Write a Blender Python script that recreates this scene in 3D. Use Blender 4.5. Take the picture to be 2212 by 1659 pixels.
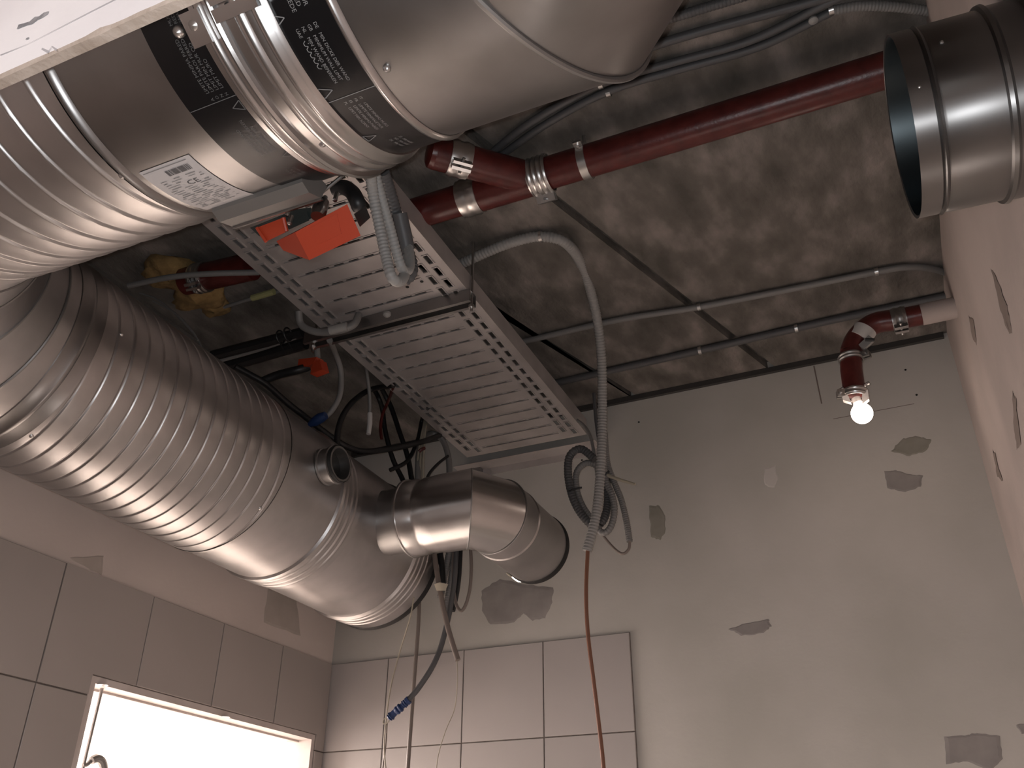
import bpy, bmesh, math, random
from mathutils import Vector, Matrix
random.seed(7)
for o in list(bpy.data.objects): bpy.data.objects.remove(o, do_unlink=True)
SC = bpy.context.scene
COL = SC.collection
H = 1.55                                    # eye height; all coordinates below are relative to the eye, floor at -H

# ------------------------------------------------------------------ camera
RM = ((0.91272806, 0.40854459, 0.00433546), (-0.20112139, 0.45851065, -0.86563166), (-0.35563699, 0.78921435, 0.5006626))
FPX, CX, CY = 1971.708, 1106.0, 829.5
cd = bpy.data.cameras.new('camera'); cam = bpy.data.objects.new('camera', cd); COL.objects.link(cam)
cd.sensor_fit = 'HORIZONTAL'; cd.sensor_width = 36.0; cd.lens = FPX / 2212.0 * 36.0
cd.clip_start = 0.02; cd.clip_end = 60
M = Matrix(((RM[0][0], -RM[1][0], -RM[2][0]), (RM[0][1], -RM[1][1], -RM[2][1]), (RM[0][2], -RM[1][2], -RM[2][2]))).to_4x4()
M.translation = (0, 0, H); cam.matrix_world = M
SC.camera = cam

# ------------------------------------------------------------------ world, lights, exposure
SC.view_settings.view_transform = 'Standard'; SC.view_settings.look = 'None'
SC.view_settings.exposure = 0.0; SC.view_settings.gamma = 1.0; SC.view_settings.use_curve_mapping = False
w = bpy.data.worlds.new('world'); SC.world = w; w.use_nodes = True
w.node_tree.nodes['Background'].inputs[0].default_value = (1.0, 0.9, 0.85, 1)
w.node_tree.nodes['Background'].inputs[1].default_value = 0.0
def lamp(name, kind, loc, energy, color, size=0.05, rot=None, size_y=None, spread=None):
    l = bpy.data.lights.new(name, kind); l.energy = energy; l.color = color
    if kind == 'AREA':
        l.size = size
        if size_y: l.shape = 'RECTANGLE'; l.size_y = size_y
        if spread: l.spread = spread
    else: l.shadow_soft_size = size
    o = bpy.data.objects.new(name, l); COL.objects.link(o); o.location = (loc[0], loc[1], loc[2] + H)
    if rot: o.rotation_euler = rot
    return o
# the phone's own flash beside the lens, and the bright lamps of the next room beyond the doorway
fl_ = lamp('phone_flash_light', 'SPOT', (-0.012, 0.0, 0.015), 23.0, (0.94, 0.97, 1.0), 0.004)
fl_.rotation_euler = M.to_euler(); fl_.data.spot_size = math.radians(112); fl_.data.spot_blend = 0.35
lamp('next_room_light', 'AREA', (-3.3, 2.35, 0.35), 64, (1.0, 0.87, 0.81), 1.2, (0, math.radians(-90), 0), 1.3)
lamp('next_room_ceiling_light', 'POINT', (-3.2, 3.2, 0.6), 150, (1.0, 0.89, 0.83), 0.12)
lamp('added_low_fill_light', 'POINT', (-0.35, 1.55, -0.95), 7, (1.0, 0.87, 0.80), 0.12)  # unseen warm fill added low in the room to lift the walls
lamp('added_corridor_fill', 'POINT', (-0.9, -0.8, 0.60), 27, (1.0, 0.93, 0.92), 0.25)  # unseen fill added behind the viewer to brighten the bulkhead board

# ------------------------------------------------------------------ helpers
def ray(px, py):
    a, b = (px - CX) / FPX, (py - CY) / FPX
    return Vector([RM[0][i] * a + RM[1][i] * b + RM[2][i] for i in range(3)])
def onY(px, py, Y): d = ray(px, py); return d * (Y / d.y)
def onX(px, py, X): d = ray(px, py); return d * (X / d.x)
def onZ(px, py, Z): d = ray(px, py); return d * (Z / d.z)

ORG = {}
class MB:
    def __init__(s): s.v = []; s.f = []; s.m = []
    def quadgrid(s, rows, closed_u=True, mi=0):
        b = len(s.v); n = len(rows[0])
        for r in rows: s.v.extend([tuple(p) for p in r])
        for i in range(len(rows) - 1):
            for j in range(n if closed_u else n - 1):
                k = (j + 1) % n
                s.f.append((b + i * n + j, b + i * n + k, b + (i + 1) * n + k, b + (i + 1) * n + j)); s.m.append(mi)
        return b, n
    def face(s, pts, mi=0):
        b = len(s.v); s.v.extend([tuple(p) for p in pts]); s.f.append(tuple(range(b, b + len(pts)))); s.m.append(mi)
    def box(s, x0, x1, y0, y1, z0, z1, mi=0):
        b = len(s.v)
        s.v += [(x0, y0, z0), (x1, y0, z0), (x1, y1, z0), (x0, y1, z0), (x0, y0, z1), (x1, y0, z1), (x1, y1, z1), (x0, y1, z1)]
        for q in ((0, 3, 2, 1), (4, 5, 6, 7), (0, 1, 5, 4), (1, 2, 6, 5), (2, 3, 7, 6), (3, 0, 4, 7)):
            s.f.append(tuple(b + i for i in q)); s.m.append(mi)
    def obox(s, c, ax, ay, az, mi=0):         # oriented box: centre, three half-axis vectors
        b = len(s.v); c = Vector(c); ax = Vector(ax); ay = Vector(ay); az = Vector(az)
        for sx, sy, sz in ((-1,-1,-1),(1,-1,-1),(1,1,-1),(-1,1,-1),(-1,-1,1),(1,-1,1),(1,1,1),(-1,1,1)):
            s.v.append(tuple(c + ax * sx + ay * sy + az * sz))
        for q in ((0, 3, 2, 1), (4, 5, 6, 7), (0, 1, 5, 4), (1, 2, 6, 5), (2, 3, 7, 6), (3, 0, 4, 7)):
            s.f.append(tuple(b + i for i in q)); s.m.append(mi)
    def lathe(s, prof, o, a, seg=64, cap0=False, cap1=False, mi=0):
        o = Vector(o); a = Vector(a).normalized()
        u = a.orthogonal().normalized()
        if abs(a.z) < 0.9: u = a.cross(Vector((0, 0, 1))).normalized()
        v = a.cross(u)
        rows = []
        for t, r in prof:
            rows.append([o + a * t + (u * math.cos(2 * math.pi * j / seg) + v * math.sin(2 * math.pi * j / seg)) * r for j in range(seg)])
        b, n = s.quadgrid(rows, True, mi)
        if cap0: s.f.append(tuple(b + j for j in range(n - 1, -1, -1))); s.m.append(mi)
        if cap1: s.f.append(tuple(b + (len(rows) - 1) * n + j for j in range(n))); s.m.append(mi)
    def tube(s, pts, rad, seg=10, caps=True, mi=0):
        pts = [Vector(p) for p in pts]; n = len(pts)
        rads = rad if isinstance(rad, (list, tuple)) else [rad] * n
        t0 = (pts[1] - pts[0]).normalized(); u = t0.orthogonal().normalized()
        rows = []
        for i in range(n):
            t = (pts[min(i + 1, n - 1)] - pts[max(i - 1, 0)])
            t = t.normalized() if t.length > 1e-9 else t0
            u = (u - t * u.dot(t)); u = u.normalized() if u.length > 1e-6 else t.orthogonal().normalized()
            v = t.cross(u)
            rows.append([pts[i] + (u * math.cos(2 * math.pi * j / seg) + v * math.sin(2 * math.pi * j / seg)) * rads[i] for j in range(seg)])
        b, k = s.quadgrid(rows, True, mi)
        if caps:
            s.f.append(tuple(b + j for j in range(k - 1, -1, -1))); s.m.append(mi)
            s.f.append(tuple(b + (n - 1) * k + j for j in range(k))); s.m.append(mi)
    def hull(s, pts, mi=0):
        bm = bmesh.new()
        for p in pts: bm.verts.new(p)
        r = bmesh.ops.convex_hull(bm, input=bm.verts)
        bmesh.ops.recalc_face_normals(bm, faces=bm.faces)
        bm.verts.index_update(); b = len(s.v); s.v += [tuple(v.co) for v in bm.verts]
        for f in bm.faces: s.f.append(tuple(b + v.index for v in f.verts)); s.m.append(mi)
        bm.free()
    def dome(s, c, n, r, h, seg=10, mi=0):
        n = Vector(n).normalized(); c = Vector(c)
        s.lathe([(-h * 0.3, r), (h * 0.35, r), (h * 0.8, r * 0.65), (h, r * 0.05)], c, n, seg, mi=mi)
def bounds(v):
    lo = [min(p[i] for p in v) for i in range(3)]; hi = [max(p[i] for p in v) for i in range(3)]
    return lo, hi
def obj(name, mb, mat, parent=None, smooth=35, label=None):
    lo, hi = bounds(mb.v)
    o0 = Vector(((lo[0] + hi[0]) / 2, (lo[1] + hi[1]) / 2, lo[2]))
    me = bpy.data.meshes.new(name)
    me.from_pydata([(p[0] - o0.x, p[1] - o0.y, p[2] - o0.z) for p in mb.v], [], mb.f)
    mats = mat if isinstance(mat, (list, tuple)) else [mat]
    for m in mats: me.materials.append(m)
    if len(mats) > 1: me.polygons.foreach_set('material_index', mb.m)
    bm = bmesh.new(); bm.from_mesh(me); bmesh.ops.recalc_face_normals(bm, faces=bm.faces); bm.to_mesh(me); bm.free()
    if smooth:
        me.polygons.foreach_set('use_smooth', [True] * len(me.polygons)); me.set_sharp_from_angle(angle=math.radians(smooth))
    me.update()
    o = bpy.data.objects.new(name, me); COL.objects.link(o)
    ORG[o.name] = o0
    if parent is None: o.location = (o0.x, o0.y, o0.z + H)
    else:
        o.parent = parent; o.location = o0 - ORG[parent.name]
    if label: o['label'] = label
    return o
def thing(name, label, cat, base, group=None):
    o = bpy.data.objects.new(name, None); COL.objects.link(o); o.empty_display_size = 0.05
    ORG[o.name] = Vector(base); o.location = (base[0], base[1], base[2] + H)
    o['label'] = label; o['category'] = cat
    if group: o['group'] = group
    return o
def tag(o, label, cat, group=None):
    o['label'] = label; o['category'] = cat
    if group: o['group'] = group
    return o
def struct(o, label=None, cat=None):
    o['kind'] = 'structure'
    if label: o['label'] = label
    if cat: o['category'] = cat
    return o
def catmull(pts, n=8):
    pts = [Vector(p) for p in pts]; q = [pts[0] * 2 - pts[1]] + pts + [pts[-1] * 2 - pts[-2]]
    out = []
    for i in range(1, len(q) - 2):
        a, b, c, d = q[i - 1], q[i], q[i + 1], q[i + 2]
        for k in range(n):
            t = k / n
            out.append(0.5 * ((2 * b) + (c - a) * t + (2 * a - 5 * b + 4 * c - d) * t * t + (3 * b - a - 3 * c + d) * t ** 3))
    out.append(pts[-1]); return out
def resample(pts, step):
    L = [0]
    for i in range(1, len(pts)): L.append(L[-1] + (pts[i] - pts[i - 1]).length)
    n = max(2, int(L[-1] / step)); out = []; j = 0
    for k in range(n + 1):
        t = L[-1] * k / n
        while j < len(L) - 2 and L[j + 1] < t: j += 1
        d = L[j + 1] - L[j]
        out.append(pts[j].lerp(pts[j + 1], 0 if d < 1e-9 else (t - L[j]) / d))
    return out
def pathpts(spec):
    out = []
    for p in spec:
        if len(p) == 4: out.append(onZ(p[0], p[1], p[3]))          # (photo x, photo y, None, height)
        elif p[2] is None: out.append(onZ(p[0], p[1], 1.6))
        else: out.append(onY(p[0], p[1], p[2]))
    return out
def cable_mb(spec, rad, corr=None, seg=10, raw=False):
    base = catmull(spec if raw else pathpts(spec), 8)
    m = MB()
    if corr:
        pts = resample(base, corr / 4)
        m.tube(pts, [rad * (1.0 + 0.07 * math.cos(i * math.pi / 2)) for i in range(len(pts))], seg)
    else: m.tube(base, rad, seg)
    return m
def cable(name, label, cat, spec, rad, mat, corr=None, group=None, seg=10, raw=False):
    return tag(obj(name, cable_mb(spec, rad, corr, seg, raw), mat, smooth=60), label, cat, group)

# ------------------------------------------------------------------ materials
def newmat(name, col, rough=0.6, metal=0.0, spec=0.5):
    m = bpy.data.materials.new(name); m.use_nodes = True
    p = m.node_tree.nodes['Principled BSDF']
    p.inputs['Base Color'].default_value = (*col, 1); p.inputs['Roughness'].default_value = rough
    p.inputs['Metallic'].default_value = metal; p.inputs['Specular IOR Level'].default_value = spec
    return m
def noisy(m, c1, c2, scale, detail=5, lo=0.35, hi=0.65, bump=0.0, bscale=None, stretch=None, rot=None, rr=None, c3=None):
    nt = m.node_tree; p = nt.nodes['Principled BSDF']
    tc = nt.nodes.new('ShaderNodeTexCoord'); mp = nt.nodes.new('ShaderNodeMapping')
    nt.links.new(tc.outputs['Object'], mp.inputs[0])
    if stretch: mp.inputs['Scale'].default_value = stretch
    if rot: mp.inputs['Rotation'].default_value = rot
    n = nt.nodes.new('ShaderNodeTexNoise'); n.inputs['Scale'].default_value = scale; n.inputs['Detail'].default_value = detail
    nt.links.new(mp.outputs[0], n.inputs['Vector'])
    cr = nt.nodes.new('ShaderNodeValToRGB'); e = cr.color_ramp.elements
    e[0].position = lo; e[0].color = (*c1, 1); e[1].position = hi; e[1].color = (*c2, 1)
    if c3: x = cr.color_ramp.elements.new((lo + hi) / 2); x.color = (*c3, 1)
    nt.links.new(n.outputs['Fac'], cr.inputs[0]); nt.links.new(cr.outputs[0], p.inputs['Base Color'])
    if rr:
        mr = nt.nodes.new('ShaderNodeMapRange'); mr.inputs[3].default_value = rr[0]; mr.inputs[4].default_value = rr[1]
        nt.links.new(n.outputs['Fac'], mr.inputs[0]); nt.links.new(mr.outputs[0], p.inputs['Roughness'])
    if bump:
        n2 = nt.nodes.new('ShaderNodeTexNoise'); n2.inputs['Scale'].default_value = bscale or scale * 4; n2.inputs['Detail'].default_value = 6
        nt.links.new(mp.outputs[0], n2.inputs['Vector'])
        b = nt.nodes.new('ShaderNodeBump'); b.inputs['Strength'].default_value = bump; b.inputs['Distance'].default_value = 0.01
        nt.links.new(n2.outputs['Fac'], b.inputs['Height']); nt.links.new(b.outputs[0], p.inputs['Normal'])
    return m
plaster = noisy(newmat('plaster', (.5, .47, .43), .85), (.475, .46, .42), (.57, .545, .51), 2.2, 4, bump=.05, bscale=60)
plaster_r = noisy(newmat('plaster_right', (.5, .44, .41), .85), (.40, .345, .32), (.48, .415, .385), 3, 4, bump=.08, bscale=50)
plaster_l = noisy(newmat('plaster_left', (.6, .52, .48), .85), (.66, .57, .52), (.74, .64, .585), 2.2, 4, bump=.05, bscale=60)  # lighter plaster for the left wall, missing light there put into the colour
board_white = noisy(newmat('plasterboard_white', (.8, .78, .77), .8), (.82, .785, .79), (.90, .87, .87), 6, 5, bump=.04, bscale=80)
board_core = noisy(newmat('plasterboard_core', (.5, .42, .35), .9), (.36, .29, .235), (.50, .42, .36), 30, 4, bump=.3)
concrete = noisy(newmat('concrete', (.25, .23, .21), .92), (.085, .078, .068), (.245, .217, .198), 8, 9, .32, .68, bump=.55, bscale=40, stretch=(1.4, .7, 1), rot=(0, 0, math.radians(18)), c3=(.14, .126, .112))
concrete_dark = noisy(newmat('concrete_joint', (.1, .09, .085), .95), (.075, .07, .062), (.14, .13, .115), 20, 6, bump=.5)
tile_m = noisy(newmat('tile_glaze', (.52, .48, .46), .42), (.42, .39, .375), (.465, .43, .415), 1.5, 3)
tile_l = noisy(newmat('tile_glaze_warm', (.46, .41, .38), .45), (.42, .375, .345), (.46, .41, .38), 1.5, 3)
grout = noisy(newmat('grout', (.2, .17, .15), .95), (.15, .125, .11), (.24, .205, .18), 40, 4)
filler = noisy(newmat('grey_filler', (.3, .28, .26), .9), (.25, .232, .225), (.345, .32, .305), 14, 5, .3, .7)
filler_g = noisy(newmat('olive_filler', (.3, .29, .25), .9), (.245, .235, .20), (.34, .32, .28), 14, 5, .3, .7)
filler_l = newmat('pale_filler', (.60, .57, .54), .9)
filler_s = noisy(newmat('tan_filler', (.42, .36, .32), .9), (.46, .40, .35), (.54, .47, .42), 14, 5, .3, .7)
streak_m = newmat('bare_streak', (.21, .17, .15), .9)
def galv(name, c, rough, sp=0.10):
    m = newmat(name, c, rough, 1.0)
    return noisy(m, tuple(x * (1 - sp) for x in c), tuple(min(1, x * (1 + sp)) for x in c), 9, 6, rr=(rough * .85, rough * 1.2))
steel = galv('galvanised_steel', (.31, .302, .298), .34)
steel_warm = galv('galvanised_steel_spiral', (.46, .445, .44), .36)
steel_hi = galv('bright_steel', (.54, .53, .525), .24, .04)
def brushed(name, c, rough, axis, aniso=.8):
    m = galv(name, c, rough, .05); nt = m.node_tree; p = nt.nodes['Principled BSDF']
    t = nt.nodes.new('ShaderNodeTangent'); t.direction_type = 'RADIAL'; t.axis = axis
    nt.links.new(t.outputs[0], p.inputs['Tangent']); p.inputs['Anisotropic'].default_value = aniso; p.inputs['Anisotropic Rotation'].default_value = AROT
    return m
AROT = 0.25
steel_br = brushed('brushed_steel', (.58, .57, .565), .30, 'X')
steel_st = brushed('brushed_stub_steel', (.25, .245, .242), .38, 'X', .75)
steel_dk = galv('dull_steel', (.34, .335, .33), .42)
bracket_m = newmat('bracket_grey', (.20, .19, .18), .42, .35)
dkgreen = newmat('dark_green_plastic', (.035, .042, .04), .45)
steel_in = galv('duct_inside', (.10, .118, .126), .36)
tray_m = galv('tray_steel', (.52, .49, .48), .46); tray_m.node_tree.nodes['Principled BSDF'].inputs['Metallic'].default_value = .55
tray_dk = newmat('tray_backing_dark', (.05, .048, .045), .9)
zinc = galv('zinc', (.62, .61, .60), .3, .05)
blackband = newmat('black_seal_band', (.006, .006, .007), .28, 0, .4)
rubber = newmat('black_rubber', (.012, .012, .012), .55)
print_m = newmat('white_print', (.26, .26, .26), .7); print_2 = newmat('grey_print', (.13, .13, .13), .7)
paper = newmat('sticker_paper', (.56, .54, .54), .55)
ink = newmat('sticker_ink', (.06, .055, .055), .7)
ink_l = newmat('sticker_ink_grey', (.24, .23, .225), .7)
orange = newmat('orange_plastic', (.47, .055, .02), .42)
redpaint = noisy(newmat('red_oxide_paint', (.13, .022, .018), .33), (.07, .0105, .009), (.11, .018, .015), 30, 4, bump=.06, bscale=160)
greypvc = newmat('grey_conduit', (.20, .195, .19), .5)
greydk = newmat('dark_grey_conduit', (.085, .085, .088), .5)
lightpvc = newmat('light_grey_conduit', (.30, .295, .285), .5)
whitepvc = newmat('white_plastic', (.62, .60, .58), .5)
blackcab = newmat('black_cable', (.012, .012, .013), .45)
browncab = newmat('brown_wire', (.20, .085, .05), .5)
cream = newmat('cream_wire', (.42, .38, .30), .6)
tancab = newmat('taupe_cable', (.20, .165, .145), .55)
bluetape = newmat('blue_tape', (.012, .035, .12), .5)
foam = noisy(newmat('pu_foam', (.30, .19, .07), .95), (.16, .10, .04), (.36, .23, .09), 22, 7, bump=.9, bscale=30)
yellow = newmat('yellow_sleeve', (.40, .39, .18), .7)
whitepaint = noisy(newmat('frame_white', (.7, .62, .58), .6), (.60, .52, .48), (.72, .64, .60), 9, 5)
roomwhite = newmat('next_room_paint', (.85, .82, .79), .9)
floor_m = noisy(newmat('floor_concrete', (.4, .36, .33), .85), (.22, .20, .18), (.32, .29, .265), 4, 6)
soffit = noisy(newmat('plaster_soffit', (.5, .44, .40), .85), (.46, .40, .37), (.55, .48, .45), 3, 4)
darkgap = newmat('dark_gap', (.02, .02, .02), .9)

# ------------------------------------------------------------------ room shell
XL, XR, YB, YF, ZC, ZF = -2.01, 0.27, 2.857, -1.6, 1.644, -H
# ceiling slab: two plank fields either side of an open joint that runs diagonally
def jx(y, off=0): return -0.684 + (y - 1.67) * 0.3295 + off
def field(mb, xa, xb, z0, z1):
    pts = [(xa(YF), YF), (xb(YF), YF), (xb(YB + .1), YB + .1), (xa(YB + .1), YB + .1)]
    lo = [(x, y, z0) for x, y in pts]; hi = [(x, y, z1) for x, y in pts]
    mb.face(lo[::-1]); mb.face(hi)
    for i in range(4): mb.face([lo[i], lo[(i + 1) % 4], hi[(i + 1) % 4], hi[i]])
m = MB(); m.box(XL - .1, XR + .1, YF - .1, YB + .1, ZC + .03, ZC + .1)
ceil = struct(obj('ceiling', m, concrete_dark, smooth=0), 'rough grey concrete slab ceiling with a dark diagonal joint', 'ceiling')
J2 = -0.50
for nm, xa, xb in (('plank', lambda y: XL - .1, lambda y: jx(y, J2) - .012), ('plank', lambda y: jx(y, J2) + .012, lambda y: jx(y) - .014), ('plank', lambda y: jx(y) + .014, lambda y: XR + .1)):
    m = MB(); field(m, xa, xb, ZC, ZC + .03); obj('concrete_plank', m, concrete, ceil, smooth=0)
m = MB(); m.box(XL - .1, XR + .1, YF - .1, YB + .1, ZF - .1, ZF); struct(obj('floor', m, floor_m, smooth=0), 'bare grey screed floor below the frame', 'floor')
m = MB(); m.box(XL - .1, XR + .1, YB, YB + .1, ZF, ZC + .1)
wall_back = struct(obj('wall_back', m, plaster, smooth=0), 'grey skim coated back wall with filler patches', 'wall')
m = MB(); m.box(XR, XR + .1, YF, YB, ZF, ZC + .1)
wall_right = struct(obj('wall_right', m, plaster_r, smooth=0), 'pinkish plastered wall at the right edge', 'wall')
DY0, DY1, DZ, WT = 1.785, 2.795, 0.532, 0.10
m = MB()
m.box(XL - WT, XL, YF, DY0, ZF, ZC + .1); m.box(XL - WT, XL, DY1, YB, ZF, ZC + .1); m.box(XL - WT, XL, DY0, DY1, DZ, ZC + .1)
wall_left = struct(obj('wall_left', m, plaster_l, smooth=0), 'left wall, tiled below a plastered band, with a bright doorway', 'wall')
m = MB(); m.box(XL + .0005, XL + .004, .33, YB - .02, 1.28, ZC - .001); obj('added_dark_band', m, concrete, wall_left, smooth=0)  # dark band added so the lit wall top doesn't show above the duct
m = MB(); m.box(XL, XR, YF - .1, YF, ZF, ZC); struct(obj('wall_front', m, plaster_r, smooth=0), 'plain corridor wall behind the viewer', 'wall')
# bulkhead board hanging in front of the duct, ragged paper edge along its bottom
m = MB(); n = 160; zb = 0.600; y0, y1 = 0.3085, 0.3185
fr, fb, bk = [], [], []
cut = 0
for i in range(n + 1):
    x = XL + (XR - XL) * i / n
    if random.random() < .25: cut = random.choice((0, 0, .0008, .0015, .003))
    j = cut + random.random() * .0006
    fr.append((x, y0, zb + .003 + j)); fb.append((x, y0 + .0012 + j * .3, zb + random.random() * .0005)); bk.append((x, y1, zb))
for i in range(n):
    m.face([fr[i], fr[i + 1], (fr[i + 1][0], y0, ZC), (fr[i][0], y0, ZC)], 0)
    m.face([fb[i], fb[i + 1], fr[i + 1], fr[i]], 1)
    m.face([bk[i], bk[i + 1], fb[i + 1], fb[i]], 1)
    m.face([bk[i + 1], bk[i], (bk[i][0], y1, ZC), (bk[i + 1][0], y1, ZC)], 0)
m.face([(XL, y0, zb), (XL, y1, zb), (XL, y1, ZC), (XL, y0, ZC)], 0); m.face([(XR, y0, zb), (XR, y1, zb), (XR, y1, ZC), (XR, y0, ZC)], 0)
bulk = struct(obj('wall_bulkhead', m, [board_white, board_core], smooth=0), 'white plasterboard bulkhead with ragged lower edge, close overhead', 'wall')
def strip_on_board(pts, w0, name, mat):
    m = MB(); q = [onY(a, b, y0 - .0006) for a, b in pts]
    up = []; dn = []
    for i, p in enumerate(q):
        wv = w0 * (0.4 + random.random()) if len(q) > 3 else w0
        up.append((p.x, p.y, p.z + wv)); dn.append((p.x, p.y, p.z - wv))
    for i in range(len(q) - 1):
        m.face([dn[i], dn[i + 1], up[i + 1], up[i]])
    obj(name, m, mat, bulk, smooth=0)
pencil = newmat('pencil_grey', (.46, .44, .45), .9); smud = noisy(newmat('grey_smudge', (.3, .29, .3), .9), (.22, .215, .225), (.62, .6, .6), 60, 6, .4, .75)
strip_on_board([(0, 119), (60, 95), (128, 60), (190, 28), (255, -5)], .00045, 'pencil_line', pencil)
strip_on_board([(38, 58), (50, 54), (62, 50), (72, 44), (82, 39), (92, 33), (104, 27)], .0035, 'grey_smudge', smud)
strip_on_board([(56, 84), (59, 83), (62, 82)], .0012, 'grey_smudge', smud)
strip_on_board([(90, 105), (104, 112), (112, 100), (122, 108)], .0012, 'grey_smudge', pencil)
# plaster-capping track along the top of the back wall, and the shadow gap at the right corner
m = MB(); m.box(XL, XR - .012, YB - .014, YB, ZC - .020, ZC - .001)
struct(obj('trim_1', m, newmat('dark_track', (.045, .042, .04), .6), smooth=0), 'dark metal track along the top of the back wall', 'trim')

# ------------------------------------------------------------------ doorway and the bright room behind it
m = MB()
t = .018
m.box(XL - WT - .001, XL + .004, DY0 + t, DY1 - t, DZ - t, DZ - .0005); fr_o = struct(obj('door_1', m, whitepaint, smooth=0), 'white painted frame of the bright doorway in the left wall', 'door frame')
for a, b in ((DY0 + .0005, DY0 + t), (DY1 - t, DY1 - .0005)):
    m = MB(); m.box(XL - WT - .001, XL + .004, a, b, ZF, DZ - .0005); obj('jamb', m, whitepaint, fr_o, smooth=0)
m = MB(); m.box(XL - .06, XL - .05, DY0 + t, DY1 - t, DZ - t - .006, DZ - t); obj('head_bead', m, whitepaint, fr_o, smooth=0)
for px, py in ((222, 1480), (487, 1549)):
    p = onZ(px, py, DZ - t - .001); m = MB(); m.lathe([(0, .014), (.0008, .014), (.001, .004)], (p.x, p.y, p.z + .0008), (0, 0, -1), 20, True, True); obj('screw_cover', m, steel_dk, fr_o)
RX0, RX1, RY0, RY1, RZ1 = -4.4, XL - WT, 0.6, 4.4, 1.05
m = MB()
m.box(RX0 - .05, RX0, RY0, RY1, ZF, RZ1); m.box(RX0, RX1, RY0 - .05, RY0, ZF, RZ1); m.box(RX0, RX1, RY1, RY1 + .05, ZF, RZ1)
m.box(RX0, RX1, RY0, RY1, RZ1, RZ1 + .05); m.box(RX0, RX1, RY0, RY1, ZF - .05, ZF); m.box(RX1 - .002, RX1, YB, RY1, ZF, RZ1)
struct(obj('wall_next_room', m, roomwhite, smooth=0), 'brightly lit white room seen through the doorway', 'room')
a = onX(221, 1484, XL - .03); b = onX(181, 1650, XL - .03)
m = MB(); m.tube([a, a.lerp(b, .5), b, b + (b - a) * .35], .0048, 8)
rod = thing('hanging_rod', 'thin dark rod hanging in the bright doorway with a grey curved hook', 'rod', (b.x, b.y, b.z - .1))
obj('rod', m, steel_dk, rod)
m = MB(); m.tube(catmull([onX(*q, XL - .03) for q in ((178, 1654), (188, 1651), (197, 1643), (209, 1638), (219, 1644), (224, 1660), (226, 1690))], 6), [.006] * 12 + [.011] * 25, 10); obj('hook', m, steel_dk, rod)

# ------------------------------------------------------------------ wall tiles, each one proud of the grout bed
TP = 0.303; TT = 0.006; G = .0038
def tile_mesh(w, h, axis):
    me = bpy.data.meshes.new('wall_tile'); b = .0012
    lo = [(-w / 2, 0, -h / 2), (w / 2, 0, -h / 2), (w / 2, 0, h / 2), (-w / 2, 0, h / 2)]
    mid = [(x, -TT + b, z) for x, _, z in lo]
    top = [(x - math.copysign(b, x), -TT, z - math.copysign(b, z)) for x, _, z in lo]
    v = lo + mid + top
    if axis == 'X': v = [(-y, x, z) for x, y, z in v]
    f = []
    for k in (0, 4):
        for i in range(4): f.append((k + i, k + (i + 1) % 4, k + 4 + (i + 1) % 4, k + 4 + i))
    f.append((8, 9, 10, 11)); me.from_pydata(v, [], f)
    bm = bmesh.new(); bm.from_mesh(me); bmesh.ops.recalc_face_normals(bm, faces=bm.faces)
    bmesh.ops.reverse_faces(bm, faces=bm.faces) if sum(ff.normal.y if axis != 'X' else -ff.normal.x for ff in bm.faces if len(ff.verts) == 4 and ff.index == 8) > 0 else None
    bm.to_mesh(me); bm.free()
    me.materials.append(tile_m if axis == 'Y' else tile_l); return me
TILES = {}
def put_tile(wall, axis, a0, a1, z0, z1):
    w_, h_ = round(a1 - a0 - G, 4), round(z1 - z0 - G, 4)
    if w_ < .02 or h_ < .02: return
    k = (axis, w_, h_)
    if k not in TILES: TILES[k] = tile_mesh(w_, h_, axis)
    o = bpy.data.objects.new('wall_tile', TILES[k]); COL.objects.link(o); o.parent = wall
    c = Vector(((a0 + a1) / 2, YB - .003, (z0 + z1) / 2)) if axis == 'Y' else Vector((XL + .003, (a0 + a1) / 2, (z0 + z1) / 2))
    o.location = c - ORG[wall.name]
def put_L(wall, pts):                           # tile notched round a corner of the door opening
    m = MB(); cy, cz = sum(p[0] for p in pts) / 6, sum(p[1] for p in pts) / 6
    A = [(XL + .003, y, z) for y, z in pts]; B = [(XL + .003 + TT, y, z) for y, z in pts]
    m.face(B); m.face(A[::-1])
    for i in range(6): m.face([A[i], A[(i + 1) % 6], B[(i + 1) % 6], B[i]])
    obj('wall_tile', m, tile_l, wall, smooth=0)
ZT = 0.785
zs = [ZT, 0.481, 0.178, -0.125, -0.428, -0.731, -1.034, -1.337, ZF]
xs = [XL, -1.7629, -1.4604, -1.1655, -0.8634]
for i in range(len(xs) - 1):
    for j in range(len(zs) - 1): put_tile(wall_back, 'Y', xs[i], xs[i + 1], zs[j + 1], zs[j])
ys = [0.40, 0.71, 1.015, 1.315, 1.620, 1.938, 2.247, 2.552, YB - .009]
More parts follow.
